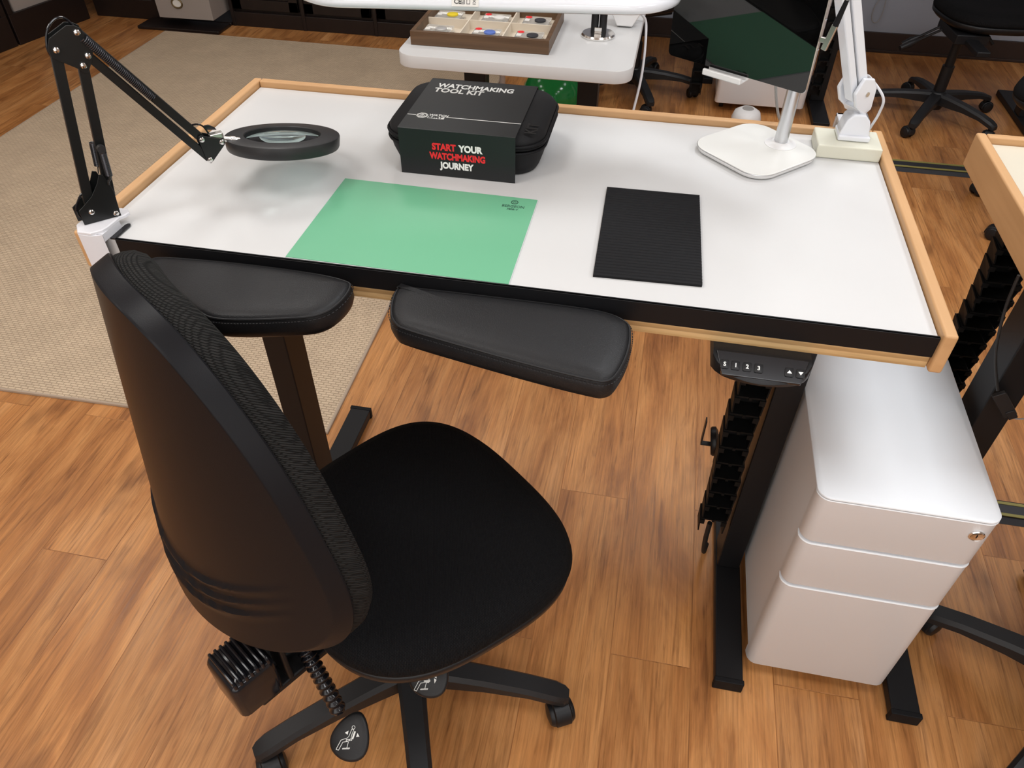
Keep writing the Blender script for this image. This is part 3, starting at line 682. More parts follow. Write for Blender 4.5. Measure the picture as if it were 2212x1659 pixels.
letters('label_print', [('CE', .0092, lt + Xh * .0035 + Yh * .0038, Xh, Yh, 1.05, 'LEFT')], M['ink_black'], tl_.o, tl_.loc, ext=.0001, bold=.0002)
lbm = MB(); strokes(lbm, [['c', (0, 0), (.0055, 0), (.0055, .0065), (0, .0065)], ['c', (.0015, .0018), (.004, .0018), (.004, .0065), (.0015, .0065)], ['c', (.009, 0), (.0138, 0), (.0138, .0055), (.0114, .0075), (.009, .0055)], [(.0185, 0), (.023, 0)], [(.0185, .0065), (.023, .002)], [(.0185, .002), (.023, .0065)]],
    lt + Xh * .0145 + Yh * .0038, Xh, Yh, .0006)
tl_.part('label_symbols', lbm, M['ink_black'], smooth=False)
tl_.part('power_cord', MB().tube(smooth_open([hp + qd * .024 + ad * .012, hp + qd * .034 + ad * -.002, (1.226, .555, 1.08), (1.230, .562, 1.05), (1.226, .570, 1.02), (1.232, .60, 1.0), (1.236, .632, .985), (1.236, .64, .90), (1.236, .62, .84)], 8), .0024, 8), M['cablegrey'])

# ---------------------------------------------------------------- magnifier lamp on spring arm
B0 = Vector((.005, .02, 0)); DV = Vector((math.sqrt(.5), math.sqrt(.5), 0)); NV = Vector((math.sqrt(.5), -math.sqrt(.5), 0))  # NV points to the viewer
def q(s, z, l=0.0): return B0 + DV * s + NV * l + Vector((0, 0, z))
mg = T('magnifier_lamp', 'black spring arm magnifier with a round lens over the left end of the bench', 'magnifier', (.01, .02, .99))
mgm = Matrix.Identity(4)
for i, a in enumerate((DV, Vector((0, 0, 1)), NV)):
    for j in range(3): mgm[j][i] = a[j]
mgm.translation = B0
def plate(nm, pts, l0, l1): return mg.part(nm, MB().prism(pts, l0, l1, mgm), M['lampblk'], bevel=.0006)
lowp = [(-.0195, .9985), (-.0195, 1.0185), (-.0120, 1.0235), (.005, 1.036), (.0187, 1.0535), (.0255, 1.066), (.0310, 1.064), (.0355, 1.045), (.037, 1.034), (.0345, 1.000), (.0345, .992), (.030, .9855), (-.0195, .9925)]
lowp = [(x, max(z + .004, .9985)) for x, z in lowp]
plate('base_bracket', lowp, .008, .0095)
plate('base_bracket', [(x - .006, z) for x, z in lowp], -.0095, -.008)
mg.part('base_bracket', MB().prism([(-.0195, .9985), (.034, .9985), (.034, 1.0), (-.0195, 1.0)], -.008, .008, mgm), M['lampblk'])
mg.part('swivel_pin', MB().cyl(q(-.012, .965), q(-.012, .998), .006, 20), M['nickel'])
A0, A1 = (-.0034, 1.0165), (.0324, 1.2454); B1, B2 = (.0335, 1.062), (.0591, 1.223)
def abar(nm, a, b, w_=.0125, l=.0, h=.011): 
    return mg.part(nm, MB().bar(q(*a, l), q(*b, l), w_, h, NV), M['lampblk'], bevel=.0008)
abar('lower_bar', A0, A1, .014); abar('lower_bar', (.0305, 1.03), B2, .0135)
ep = [(.0235, 1.250), (.0245, 1.2405), (.0305, 1.236), (.0535, 1.2185), (.0560, 1.2135), (.0610, 1.2125), (.0655, 1.2185), (.0745, 1.2315), (.0765, 1.238), (.0722, 1.270), (.0655, 1.2745), (.0560, 1.2765), (.030, 1.2640)]
plate('elbow_plate', ep, .0075, .009); plate('elbow_plate', ep, -.009, -.0075)
abar('upper_bar', (.0665, 1.264), (.1842, 1.0856), .0125); abar('upper_bar', (.0685, 1.2337), (.188, 1.0504), .0120)
hp2 = [(.1805, 1.0905), (.1790, 1.0845), (.1835, 1.049), (.188, 1.0435), (.1925, 1.0465), (.2165, 1.0680), (.2175, 1.0730), (.2145, 1.0785), (.2090, 1.0800), (.184, 1.0915)]
plate('head_plate', hp2, .0075, .009); plate('head_plate', hp2, -.009, -.0075)
for s_, z_ in ((-.0034, 1.0165), (.0285, 1.0045), (.0337, 1.2488), (.0656, 1.2658), (.0688, 1.2349), (.0588, 1.2237), (.184, 1.0849), (.2129, 1.0738), (.188, 1.0504)):
    bb = MB(); c_ = q(s_, z_, .009)
    bb.cyl(q(s_, z_, -.0115), q(s_, z_, .0096), .0022, 12)
    mt_ = mgm @ Matrix.Translation((s_, z_, .0))
    bb.lathe([(0, .0092), (.0042, .0092), (.0042, .0112), (.0034, .0122), (.0015, .0128), (0, .0128)], n=20, mtx=mt_)
    bb.lathe([(0, -.0125), (.0038, -.0125), (.0038, -.0092), (0, -.0092)], n=16, mtx=mt_)
    mg.part('bolt', bb, M['chrome'], ang=30)
def spring(a, b, r, turns, wire, l):
    pa, pb = q(*a, l), q(*b, l); d = (pb - pa).normalized(); u = NV; v = d.cross(u).normalized(); pts = []
    n = turns * 9
    for i in range(n + 1):
        t = i / n; an = 2 * PI * turns * t; pts.append(pa.lerp(pb, t) + u * r * math.cos(an) + v * r * math.sin(an))
    return mg.part('spring', MB().tube(pts, wire, 5), M['spring'])
spring((.0705, 1.258), (.1325, 1.1625), .0050, 46, .00085, .010); spring((.0705, 1.258), (.1325, 1.1625), .0050, 46, .00085, -.010)
spring((.0415, 1.102), (.0385, 1.066), .0045, 26, .0007, .012); spring((.0350, 1.110), (.0300, 1.074), .0045, 26, .0007, -.012)
mg.part('spring_hook', MB().cyl(q(.1345, 1.1605, -.013), q(.1345, 1.1605, .013), .0032, 12), M['lampblk'])
mg.part('spring_hook', MB().tube(smooth_open([q(.0385, 1.066, .012), q(.0375, 1.060, .012), q(.0345, 1.057, .011), q(.0335, 1.052, .010)], 5), .0022, 8), M['lampblk'])
mg.part('spring_hook', MB().tube(smooth_open([q(.030, 1.074, -.012), q(.0285, 1.068, -.012), q(.027, 1.063, -.010)], 5), .0008, 6), M['lampblk'])
mg.part('adjust_knob', MB().cyl(q(.0412, 1.109, -.012), q(.0412, 1.109, .013), .0032, 12).cyl(q(.0412, 1.109, .011), q(.0412, 1.109, .019), .0058, 20), M['ringblk'])
mg.part('power_cord', MB().tube(smooth_open([q(.066, 1.270, .0), q(.058, 1.283, 0), q(.045, 1.283, 0), (q(.031, 1.270, .002)), q(.0245, 1.250, .002), q(.026, 1.236, .0)], 8), .0016, 8), M['gloss'])
mg.part('power_cord', MB().tube(smooth_open([q(-.002, 1.045, -.004), q(-.0115, 1.038, .0), q(-.0205, 1.025, .002), q(-.022, 1.012, .0), q(-.016, 1.004, -.003)], 8), .0016, 8), M['gloss'])
mg.part('power_cord', MB().tube(smooth_open([q(.172, 1.106, .0), q(.184, 1.1065, 0), (q(.193, 1.101, .0)), q(.1985, 1.088, 0)], 8), .0014, 8), M['gloss'])
mg.part('wing_nut', MB().prism([(.197, 1.090), (.197, 1.097), (.204, 1.0965), (.212, 1.0905), (.2145, 1.086)], -.014, -.010, mgm), M['gloss'], bevel=.001)
mg.part('head_bracket', MB().box(.198, .2175, 1.078, 1.0865, -.006, .006, mgm).box(.2165, .219, 1.068, 1.0865, -.006, .006, mgm), M['nickel'], bevel=.002)
# ring
nrm = Vector((-.01, .214, .977)).normalized(); RC = q(.3045, 1.0695)
RC = Vector((.2275, .2425, 1.0565))
ax = Vector((1, 0, 0)); ax = (ax - nrm * ax.dot(nrm)).normalized(); ay = nrm.cross(ax)
rm = Matrix.Identity(4)
for i, a in enumerate((ax, ay, nrm)):
    for j in range(3): rm[j][i] = a[j]
rm.translation = RC
Ro, Ri = .0935, .062
prof = [(Ri, .000), (Ri + .001, .0015), (Ro - .0025, .0006), (Ro - .0006, -.0006), (Ro, -.003), (Ro - .0015, -.017), (Ro - .003, -.020), (Ri + .006, -.020), (Ri + .001, -.018)]
rb = MB(); rb.rings([[(r * math.cos(2 * PI * k / 96), r * math.sin(2 * PI * k / 96), z) for k in range(96)] for r, z in prof], cap=False, closed=True, mtx=rm)
mg.part('ring_housing', rb, M['ringblk'], ang=35)
lens = MB(); lp = [(0.0005, .0045)]
for k in range(1, 9): r = Ri * k / 8; lp.append((r, .0045 - .0085 * (r / Ri) ** 2 ))
lp2 = [(r, -.012 + .0045 * (r / Ri) ** 2 ) for r, z in lp[::-1]]
lens.lathe([(min(r, Ri - .0005), z - .002) for r, z in lp + lp2], n=72, mtx=rm)
mg.part('lens', lens, M['glass'], ang=50)
jp = q(.2455, 1.0615, .003)
mg.part('ball_joint', MB().cyl(q(.2175, 1.0745), q(.230, 1.0700), .0048, 16).cyl(q(.229, 1.0703), q(.236, 1.068), .0058, 16).cyl(q(.235, 1.0685), q(.243, 1.066), .0042, 16), M['chrome'])
edge = RC + (q(.2455, 1.06) - RC).normalized() * .0945
jj = MB().lathe([(0, -.007), (.0085, -.007), (.0095, -.004), (.0095, .004), (.0085, .007), (0, .007)], n=24, mtx=Matrix.Translation(q(.2445, 1.0585, .004)) @ mgm.to_3x3().to_4x4())
mg.part('ring_knuckle', jj, M['chrome'])
mg.part('knuckle_screw', MB().cyl(q(.2445, 1.0585, .011), q(.2445, 1.0585, .013), .0045, 16), M['rubber'])

# white printed clamp block at the corner
ck = T('corner_clamp', 'white faceted plastic clamp block holding the black spring arm at the left corner', 'clamp', (.02, .0, .95))
out = [(-.004, -.018), (.018, -.018), (.030, -.006), (.033, .004), (.0345, .034), (.040, .043), (.041, .051), (.034, .059), (.021, .060), (-.0175, .030), (-.0175, .0)]
ck.part('upper_block', MB().rings([r3(out, .9815 if False else .9928), r3(out, .9965), r3(shrink(out, .0015), .998)]), M['printed'], ang=20)
ck.part('lower_block', MB().prism([(.0, -.0115), (.0325, -.0115), (.0335, .030), (.030, .036), (.0, .036)], .9803, .9926), M['printed'])
ck.part('front_block', MB().prism([(-.004, -.0185), (.018, -.0185), (.0335, -.0124), (-.0100, -.0124)], .885, .9926), M['printed'], bevel=.0006, seg=1)

# ---------------------------------------------------------------- office chair
def se(u_, n): return math.copysign(abs(u_) ** (2 / n), u_)
def outline(a, b, n, tp_, m=120):
    o = []
    for k in range(m):
        th_ = 2 * PI * k / m; v = se(math.sin(th_), n); u = se(math.cos(th_), n) * (1 - tp_ * v); o.append((a * u, b * v))
    return o
def local_m(loc, yaw, lean):
    W = Vector((math.sin(yaw), -math.cos(yaw), 0)); f = Vector((math.cos(yaw), math.sin(yaw), 0))
    h = Vector((0, 0, 1)) * math.cos(lean) - f * math.sin(lean); nn = W.cross(h)
    if nn.dot(f) < 0: nn = -nn
    m_ = Matrix.Identity(4)
    for i, a in enumerate((W, h, nn)):
        for j in range(3): m_[j][i] = a[j]
    m_.translation = loc; return m_
def chair(label, loc, rz, star, seat_z=.54, back=None, back_detail=True, levers=None, seat_c=(0.017, .048), group='black operator chairs', hub_r=.33):
    t = thing('operator_chair', label, 'chair', loc, rz, group)
    P = lambda n, b, m, par=t, **k: finish(n, b, m, par, None, **k)
    # star base
    P('hub', MB().lathe([(0, .055), (.038, .055), (.045, .075), (.045, .11), (.036, .135), (.03, .14), (0, .14)], n=32), M['plastic'])
    for k in range(5):
        a = star + 2 * PI * k / 5; d = Vector((math.cos(a), math.sin(a), 0)); s = Vector((-d.y, d.x, 0))
        rs = []
        for r_, w_, zt, h_ in ((.02, .058, .132, .05), (.08, .052, .128, .045), (.16, .048, .120, .034), (.25, .046, .106, .026), (.305, .046, .092, .026), (.325, .040, .083, .024), (.334, .026, .078, .02)):
            w2 = w_ * .70
            rs.append([d * r_ + s * x + Vector((0, 0, z)) for x, z in ((-w_ / 2, zt - h_), (-w_ / 2, zt - .010), (-w2 / 2, zt), (w2 / 2, zt), (w_ / 2, zt - .010), (w_ / 2, zt - h_))])
        leg = P('base_arm', MB().rings(rs), M['plastic2'], ang=25)
        # caster
        ca = a + 1.1 + k * .9; c = d * .312; cf = Vector((math.cos(ca), math.sin(ca), 0)); cs_ = Vector((-cf.y, cf.x, 0)); wc = c - cf * .017 + Vector((0, 0, .0265))
        cm_ = Matrix.Identity(4)
        for i, v in enumerate((cf, Vector((0, 0, 1)), cs_)):
            for j in range(3): cm_[j][i] = v[j]
        cm_.translation = wc
        wl = MB()
        for sg in (-1, 1):
            wl.lathe([(0, sg * .007), (.022, sg * .007), (.0262, sg * .010), (.0262, sg * .020), (.022, sg * .026), (.01, sg * .029), (0, sg * .0295)], n=28, mtx=cm_)
        P('caster_wheels', wl, M['plastic'])
        hood = MB()
        rr = []
        for zz in (-.026, -.022, .022, .026):
            R_ = .030 if abs(zz) < .024 else .026
            rr.append([cm_ @ Vector((R_ * math.cos(x), R_ * math.sin(x), zz * .72)) for x in [math.radians(-10 + 20 * j) for j in range(11)]] + [cm_ @ Vector((-.02, -.004, zz * .72)), cm_ @ Vector((.02, -.004, zz * .72))])
        hood.rings(rr)
        hood.cyl(c + Vector((0, 0, .050)), c + Vector((0, 0, .075)), .009, 14)
        P('caster_fork', hood, M['plastic'], ang=50)
    P('gas_column', MB().cyl((0, 0, .13), (0, 0, seat_z - .30 + .06), .028, 28).cyl((0, 0, seat_z - .24), (0, 0, seat_z - .09), .021, 24), M['plastic'])
    P('seat_mechanism', MB().box(-.075, .075, -.14, .12, seat_z - .10, seat_z - .055).box(-.03, .03, -.30, -.12, seat_z - .10, seat_z - .075), M['metalblk'], bevel=.006)
    # seat
    sx, sy = seat_c; so = [(sx + p[0], sy + p[1]) for p in outline(.236, .228, 2.9, -.08)]
    so_in = lambda d_: shrink(so, d_)
    dome = lambda p, z: z
    P('seat_pan', MB().rings([r3(so_in(.06), seat_z - .055), r3(so_in(.02), seat_z - .045), r3(so_in(.004), seat_z - .030), r3(so_in(.002), seat_z - .016), r3(so_in(.006), seat_z - .012)]), M['plastic'], ang=60)
    rs = [(.010, -.012), (.002, -.008), (.0, .0), (.003, .012), (.012, .024), (.028, .032), (.055, .036), (.10, .036), (.15, .034), (.20, .033)]
    rg_ = []
    for d_, z in rs:
        if d_ <= .03: pts = so_in(d_)
        else:
            kk = 1 - (d_ - .028) / .215; base = so_in(.028); pts = [(sx + (p[0] - sx) * kk, sy + (p[1] - sy) * kk) for p in base]
        # front waterfall: lower toward +y edge
        rg_.append([(p[0], p[1], seat_z + z - .012 * max(0, (p[1] - sy) / .23) ** 3) for p in pts])
    P('seat_cushion', MB().rings(rg_), M['fabric'], ang=70)
    if levers: levers(t, P)
    if back:
        bl, byaw, lean, (a, b_, n_, tp_, kk, kv, th_, fl) = back
        mm = local_m(bl, byaw, lean); NA = 240
        o1 = outline(a, b_, n_, tp_, NA)
        dep = lambda u, v: kk * (u / a) ** 2 + kv * (v / b_)
        def groove(u, v):
            if not back_detail: return 0
            g_ = 0; x = u / a; y = v / b_
            for c0 in (-.60, -.70, -.80):
                yc = c0 + .35 * x * x
                e = (y - yc); fade = max(0, 1 - (abs(x) / .93) ** 4)
                if -.060 < e < .028: g_ -= .0055 * fade * ((e + .060) / .060 if e < 0 else (1 - e / .028))
            return g_
        rings_ = []
        rlist = [i / 76 for i in range(1, 76)] + [.988, .996]
        for r_ in rlist:
            rings_.append([mm @ Vector((x * r_, y * r_, dep(x * r_, y * r_) + groove(x * r_, y * r_))) for x, y in o1])
        for sc_, dd in ((1.0, .0008), (1.004, .003), (fl - .004, th_ - .004), (fl, th_ - .001), (fl - .006, th_ + .001), (fl - .035, th_ - .001)):
            rings_.append([mm @ Vector((x * sc_, y * sc_, dep(x, y) + dd)) for x, y in o1])
        P('back_shell', MB().rings(rings_, cap=True), M['shell'], ang=32)
        # cushion
        rings_ = []; uvs = []
        prof_ = [(fl - .030, th_ - .004), (fl - .014, th_ + .004), (fl - .010, th_ + .014), (fl - .018, th_ + .026), (fl - .05, th_ + .038), (fl - .11, th_ + .048), (fl - .2, th_ + .054), (.7, th_ + .058), (.5, th_ + .060), (.3, th_ + .060), (.1, th_ + .060), (.01, th_ + .060)]
        acc = 0
        for i, (sc_, dd) in enumerate(prof_):
            rings_.append([mm @ Vector((x * sc_, y * sc_, dep(x * min(1, sc_), y * sc_) + dd)) for x, y in o1])
            if i: acc += math.hypot((prof_[i][0] - prof_[i - 1][0]) * .24, prof_[i][1] - prof_[i - 1][1])
            per = 0
            for k in range(NA):
                uvs.append((o1[k][0] * sc_ + 0, o1[k][1] * sc_ + acc * .7))
        P('back_cushion', MB().rings(rings_), M['fabric_back'], ang=70, uv=uvs)
    return t, P

def main_extra(t, P):
    # everything given in the chair's own frame: +y is forward
    bm_ = Matrix.Translation((.048, -.281, .560)) @ Matrix.Rotation(math.radians(8), 4, 'Z')
    P('back_upright', MB().box(-.024, .024, .045, .055, -.11, .05, bm_).box(-.024, .024, -.006, .17, -.12, -.105, bm_), M['metalblk'], bevel=.004)
    bx = MB().rings([[bm_ @ Vector((p[0], p[1], z)) for p in shrink(rrect(-.041, .041, -.040, .032, .012, 4), i)] for i, z in ((.008, -.088), (.0, -.08), (0, -.012), (.004, -.003), (.009, 0))])
    hb = P('back_mechanism_cover', bx, M['gloss'], ang=40)
    rb_ = MB()
    for k in range(7):
        yy = -.030 + k * .009; rb_.tube([bm_ @ Vector(v) for v in ((-.036, yy, -.003), (-.034, yy, .003), (-.030, yy, .0045), (.030, yy, .0045), (.034, yy, .003), (.036, yy, -.003))], .0028, 8)
    P('cover_ribs', rb_, M['gloss'], par=hb)
    return
def paddle(t, P, c, X, Y, icon, size=1.0):
    c, X, Y = Vector(c), Vector(X).normalized(), Vector(Y); Z = X.cross(Y).normalized(); Y = Z.cross(X)
    o = []
    for k in range(40):
        a = 2 * PI * k / 40; r_ = 1 - .0 * math.sin(a)
        yy = -.034 * math.cos(a) ; wd = .0285 * math.sin(a) * (1 - .33 * (-math.cos(a)) * 1.0)
        wd = .0285 * math.sin(a) * (1 + .32 * math.cos(a)); o.append((wd * size, yy * size))
    rs = [[c + X * p[0] * s_ + Y * p[1] * s_ + Z * z for p in o] for s_, z in ((.84, -.005), (.96, -.003), (1, .0), (.97, .0032), (.86, .0048), (.5, .0052))]
    pd = P('lever_paddle', MB().rings(rs), M['plastic'], ang=60)
    ib = MB(); O = c + Z * .0052 + Y * (-.004 * size if icon == 'tilt' else -.010 * size)
    k = .0021 * size
    sit = [['c', (-1.0, 9), (1.0, 9), (.8, 3.5), (1.4, 1), (-.6, -2.2), (-5.2, -4.6), (-6.6, -12.5), (-9.2, -12.5), (-7.6, -3.6), (-2.4, .2), (-1.4, 2)],
           ['c', (-2.4, -2.6), (2.6, -.4), (2.2, .8), (-2.8, -1.4)], [(0, -2.6), (.4, -7.6)], ['c', (-3.2, -9.4), (3.2, -6.8), (3.0, -7.8), (-3.4, -10.2)]]
    head = ['c'] + [(math.cos(j * PI / 5) * 1.5, 10.8 + math.sin(j * PI / 5) * 1.5) for j in range(10)]
    th2 = math.radians(-6)
    def tr(pts): return [(p[0] * k * .72, p[1] * k * .72) for p in pts]
    polys = []
    for pl_ in sit + ([head] if icon == 'tilt' else []):
        cl = pl_[0] == 'c'; pp = tr(pl_[1:] if cl else pl_); polys.append((['c'] if cl else []) + pp)
    strokes(ib, polys, O, X, Y, .0007 * size, .0003)
    if icon == 'tilt':
        fillp(ib, tr([(2.0, 1), (3.6, 1), (3.6, 8.2), (2.0, 8.2)]), O, X, Y, .0003)
        fillp(ib, tr([(-6.4, 3.6), (-3.2, 3.0), (-3.6, 6.6)]), O, X, Y, .0003); fillp(ib, tr([(8.6, 5.4), (5.6, 7.6), (5.6, 4.0)]), O, X, Y, .0003)
    else:
        fillp(ib, tr([(2.0, -2.0), (3.2, .2), (2.4, 1.4), (-3, -1.4), (-2.6, -3)]), O, X, Y, .0003)
        fillp(ib, tr([(5.4, 4.8), (8.2, 4.4), (6.2, 8.4)]), O, X, Y, .0003); fillp(ib, tr([(5.8, 3.6), (8.6, 3.2), (7.8, -.4)]), O, X, Y, .0003)
    P('lever_symbol', ib, M['ink_white'], par=pd, smooth=False)
    return pd
RZ = math.radians(50 - 90); CL = Vector((.489, -.170, 0))
inv = Matrix.Rotation(-RZ, 4, 'Z') @ Matrix.Translation(-CL)
def LC(x, y, z): return inv @ Vector((x, y, z))
def LD(v): return (Matrix.Rotation(-RZ, 3, 'Z') @ Vector(v))
def main_levers(t, P):
    main_extra(t, P)
    a, b_ = LC(.395, -.345, .50), LC(.4615, -.394, .381); n_ = 26
    pts = [a.lerp(b_, i / (n_ * 2)) + Vector((0, 0, .012 * math.sin(PI * i / (n_ * 2)))) for i in range(n_ * 2 + 1)]
    P('lever_gaiter', MB().tube(pts, [(.0135 if i % 4 in (1, 2) else .0095) for i in range(len(pts))], 16), M['gloss'], ang=80)
    P('lever_rod', MB().tube([LC(.40, -.27, .485), LC(.385, -.33, .505), a, LC(.40, -.348, .49)], .008, 10), M['plastic'])
    paddle(t, P, LC(.4905, -.4215, .366), LD((.985, -.17, .0)), LD((-.14, .80, .45)), 'tilt', 1.12)
    P('lever_rod', MB().tube([LC(.53, -.25, .46), LC(.585, -.305, .44)], .007, 10), M['plastic'])
    paddle(t, P, LC(.600, -.326, .434), LD((.985, -.17, .0)), LD((-.14, .80, .45)), 'height', 1.12)
star0 = math.radians(291.9) - RZ
bk = (LC(.278, -.351, .891), math.radians(52.1) - RZ, -.084, (.225, .258, 2.853, .324, .085, .010, .024, 1.038))
chair('black operator chair with tall plastic backrest in front of the white bench', CL, RZ, star0, .54, bk, True, main_levers, seat_c=(0.017, .048))

# ---------------------------------------------------------------- white pedestal cabinets
def pedestal(label, x0, x1, y0, y1, z1, group='white drawer pedestals', lock=True):
    t = T('drawer_pedestal', label, 'cabinet', ((x0 + x1) / 2, (y0 + y1) / 2, 0), group)
    t.part('carcass', MB().box(x0 + .004, x1 - .004, y0 + .034, y1, .055, z1 - .004), M['whitemetal'], bevel=.004)
    fo = lambda y_b: [(x0, y_b)] + [(x0 + .022 - .022 * math.cos(a), y0 + .022 - .022 * math.sin(a)) for a in [k * PI / 12 for k in range(7)]] + [(x1 - .022 + .022 * math.sin(a), y0 + .022 - .022 * math.cos(a)) for a in [k * PI / 12 for k in range(7)]] + [(x1, y_b)]
    rp = rrect(x0 - .001, x1 + .001, y0 - .001, y1 + .001, .024, 8)
    t.part('top_panel', MB().rings([r3(rp, z1 - .0035), r3(rp, z1 - .001), r3(shrink(rp, .001), z1)]), M['whitemetal'], ang=60)
    zs = [(z1 - .122, z1 - .006), (z1 - .258, z1 - .127), (.048, z1 - .2635)]
    for i, (a, b_) in enumerate(zs):
        o = fo(y0 + .030)
        dr = t.part('drawer_front', MB().rings([r3(shrink(o, .002), a), r3(o, a + .002), r3(o, b_ - .004), r3(shrink(o, -.0012), b_ - .002), r3(shrink(o, -.0004), b_)]), M['whitemetal'], ang=50)
        if i == 0 and lock:
            lk = MB().lathe([(0, 0), (.0125, 0), (.0125, .002), (.0105, .0035), (.0095, .0028), (0, .0028)], n=32, mtx=Matrix.Translation((x1 - .028, y0, z1 - .038)) @ Matrix.Rotation(PI / 2, 4, 'X'))
            t.sub('lock', lk, M['chrome'], dr)
            t.sub('keyhole', MB().box(x1 - .0287, x1 - .0273, y0 - .0034, y0 - .0026, z1 - .0415, z1 - .0345), M['rubber'], dr)
    for xx in (x0 + .04, x1 - .04):
        for yy in (y0 + .08, y1 - .06):
            t.part('caster', MB().cyl((xx - .010, yy, .024), (xx + .010, yy, .024), .0235, 20).box(xx - .014, xx + .014, yy - .02, yy + .02, .042, .056), M['plastic'])
    return t
pedestal('white metal pedestal with three drawers and round lock under the bench end', 1.190, 1.479, .012, .512, .620)
pedestal('white pedestal on the far floor seen below the tablet', 1.12, 1.56, 3.08, 3.55, .60, lock=False)

# ---------------------------------------------------------------- background bench with display tray
bd = T('side_desk', 'small white desk with rounded corners behind the bench', 'desk', (.38, 2.0, 0))
zt = .76
bp = rrect(.004, .748, 1.452, 2.75, .06, 8)
bd.part('desktop', MB().rings([r3(shrink(bp, .002), zt - .040), r3(bp, zt - .038), r3(bp, zt - .002), r3(shrink(bp, .0015), zt)]), M['white'], ang=40)
for a, b_ in ((.150, .226), (.555, .626)):
    bd.part('leg_column', MB().box(a, b_, 1.75, 1.82, .03, zt - .041), M['metalblk'], bevel=.003)
    bd.part('foot', MB().box(a, b_, 1.50, 2.1, .0, .03), M['metalblk'], bevel=.003)
tray = T('display_tray', 'walnut tray with six cream compartments on the small white desk', 'tray', (.25, 1.75, zt))
tx0, tx1, ty0, ty1 = .031, .480, 1.545, 1.875; t0 = zt + .001
tray.part('frame', MB().box(tx0, tx1, ty0, ty0 + .014, t0, t0 + .042).box(tx0, tx1, ty1 - .014, ty1, t0, t0 + .042).box(tx0, tx0 + .014, ty0 + .0142, ty1 - .0142, t0, t0 + .042).box(tx1 - .014, tx1, ty0 + .0142, ty1 - .0142, t0, t0 + .042), M['walnut'], bevel=.001)
tray.part('lining', MB().box(tx0 + .0145, tx1 - .0145, ty0 + .0145, ty1 - .0145, t0, t0 + .006), M['liner'])
dvb = MB(); W_ = (tx1 - tx0 - .029) / 3; D_ = (ty1 - ty0 - .029) / 2
for i in (1, 2): dvb.box(tx0 + .0145 + W_ * i - .002, tx0 + .0145 + W_ * i + .002, ty0 + .0145, ty1 - .0145, t0 + .006, t0 + .036)
for i in (1,): dvb.box(tx0 + .0145, tx1 - .0145, ty0 + .0145 + D_ * i - .002, ty0 + .0145 + D_ * i + .002, t0 + .006, t0 + .0355)
tray.part('dividers', dvb, M['liner'], smooth=False)
kinds = [((0, 0), 'silverdial', 'silver dial', False), ((1, 0), 'blue', 'blue dial', True), ((2, 0), 'darkdial', 'dark dial in the front right compartment', True), ((0, 1), 'yellow', 'yellow dial', False), ((1, 1), 'cardw', 'white dial', True), ((2, 1), 'darkdial', 'dark dial in the back right compartment', True)]
for (i, j), dm, lab, red in kinds:
    cx = tx0 + .0145 + W_ * (i + .5) + (-.016 if i == 0 else .006); cy = ty0 + .0145 + D_ * (j + .5) - .006
    zz = t0 + .0065
    w_ = .045; b0 = T('movement_box', 'clear box holding a watch movement with %s' % lab, 'box', (cx, cy, zz), 'clear movement boxes in the walnut tray')
    b0.part('acrylic_box', MB().box(cx - w_, cx + w_, cy - .042, cy + .042, zz, zz + .020), M['acrylic'], bevel=.002)
    b0.part('movement', MB().lathe([(0, 0), (.019, 0), (.019, .004), (.017, .0048), (0, .005)], (cx + .012, cy - .004, zz + .0202), 28), M[dm])
    b0.part('paper_label', MB().box(cx - w_ + .004, cx - w_ + .020, cy - .012, cy + .010, zz + .0202, zz + .0208), M['cardw'])
    if red:
        b0.part('red_sticker', MB().lathe([(0, 0), (.011, 0), (.011, .0006), (0, .0006)], (cx - w_ + .014, cy + .026, zz + .0206), 20), M['ink_red'])
ms = T('monitor_arm_post', 'double black post on a round chrome foot on the small white desk', 'stand', (.612, 1.75, zt))
ms.part('foot_disc', MB().lathe([(0, .0005), (.055, .0005), (.056, .006), (.052, .011), (.03, .013), (0, .013)], (.612, 1.755, zt), 48), M['chrome'])
for dx in (-.0135, .0135): ms.part('post', MB().cyl((.612 + dx, 1.755, zt + .012), (.612 + dx, 1.755, zt + .55), .0125, 24), M['plastic'])
ms.part('post_clamp', MB().box(.60, .624, 1.735, 1.75, zt + .013, zt + .032), M['chrome'], bevel=.002)
hxp = [(.052 * math.cos(math.radians(60 * k)), .052 * math.sin(math.radians(60 * k))) for k in range(6)]
single('hexagonal_speaker', MB().prism(hxp, -.022, .022, Matrix.Translation((.690, 1.88, zt + .046)) @ Matrix.Rotation(math.radians(80), 4, 'X')), M['whiteplastic'], 'small white hexagonal block standing at the right of the chrome foot', 'speaker', None, (.690, 1.88, zt), bevel=.004, seg=3)
single('white_cable', MB().tube(smooth_open([(.72, 1.92, zt + .03), (.745, 1.93, zt + .02), (.762, 1.92, zt - .02), (.768, 1.80, .62), (.745, 1.70, .45), (.735, 1.66, .30), (.735, 1.68, .12), (.74, 1.74, .006)], 8), .0045, 8), M['cablegrey'], 'white cable falling from the right edge of the small white desk to the floor', 'cable', None, (.74, 1.8, .4))
single('cable_tube', MB().cyl((.268, 1.85, .012), (.268, 1.85, zt - .041), .011, 16), M['cablegrey'], 'slim pale tube beside the left leg of the small white desk', 'tube', None, (.268, 1.85, 0))
gb = MB(); gb.lathe([(0, 0), (.055, .004), (.10, .03), (.132, .08), (.142, .13), (.135, .185), (.105, .235), (.06, .262), (0, .272)], (.32, 2.78, .0105 if False else .0005), 48)
single('green_ball', gb, M['greengloss'], 'shiny dark green ball on the floor under the small white desk', 'ball', None, (.32, 2.78, 0), ang=80)
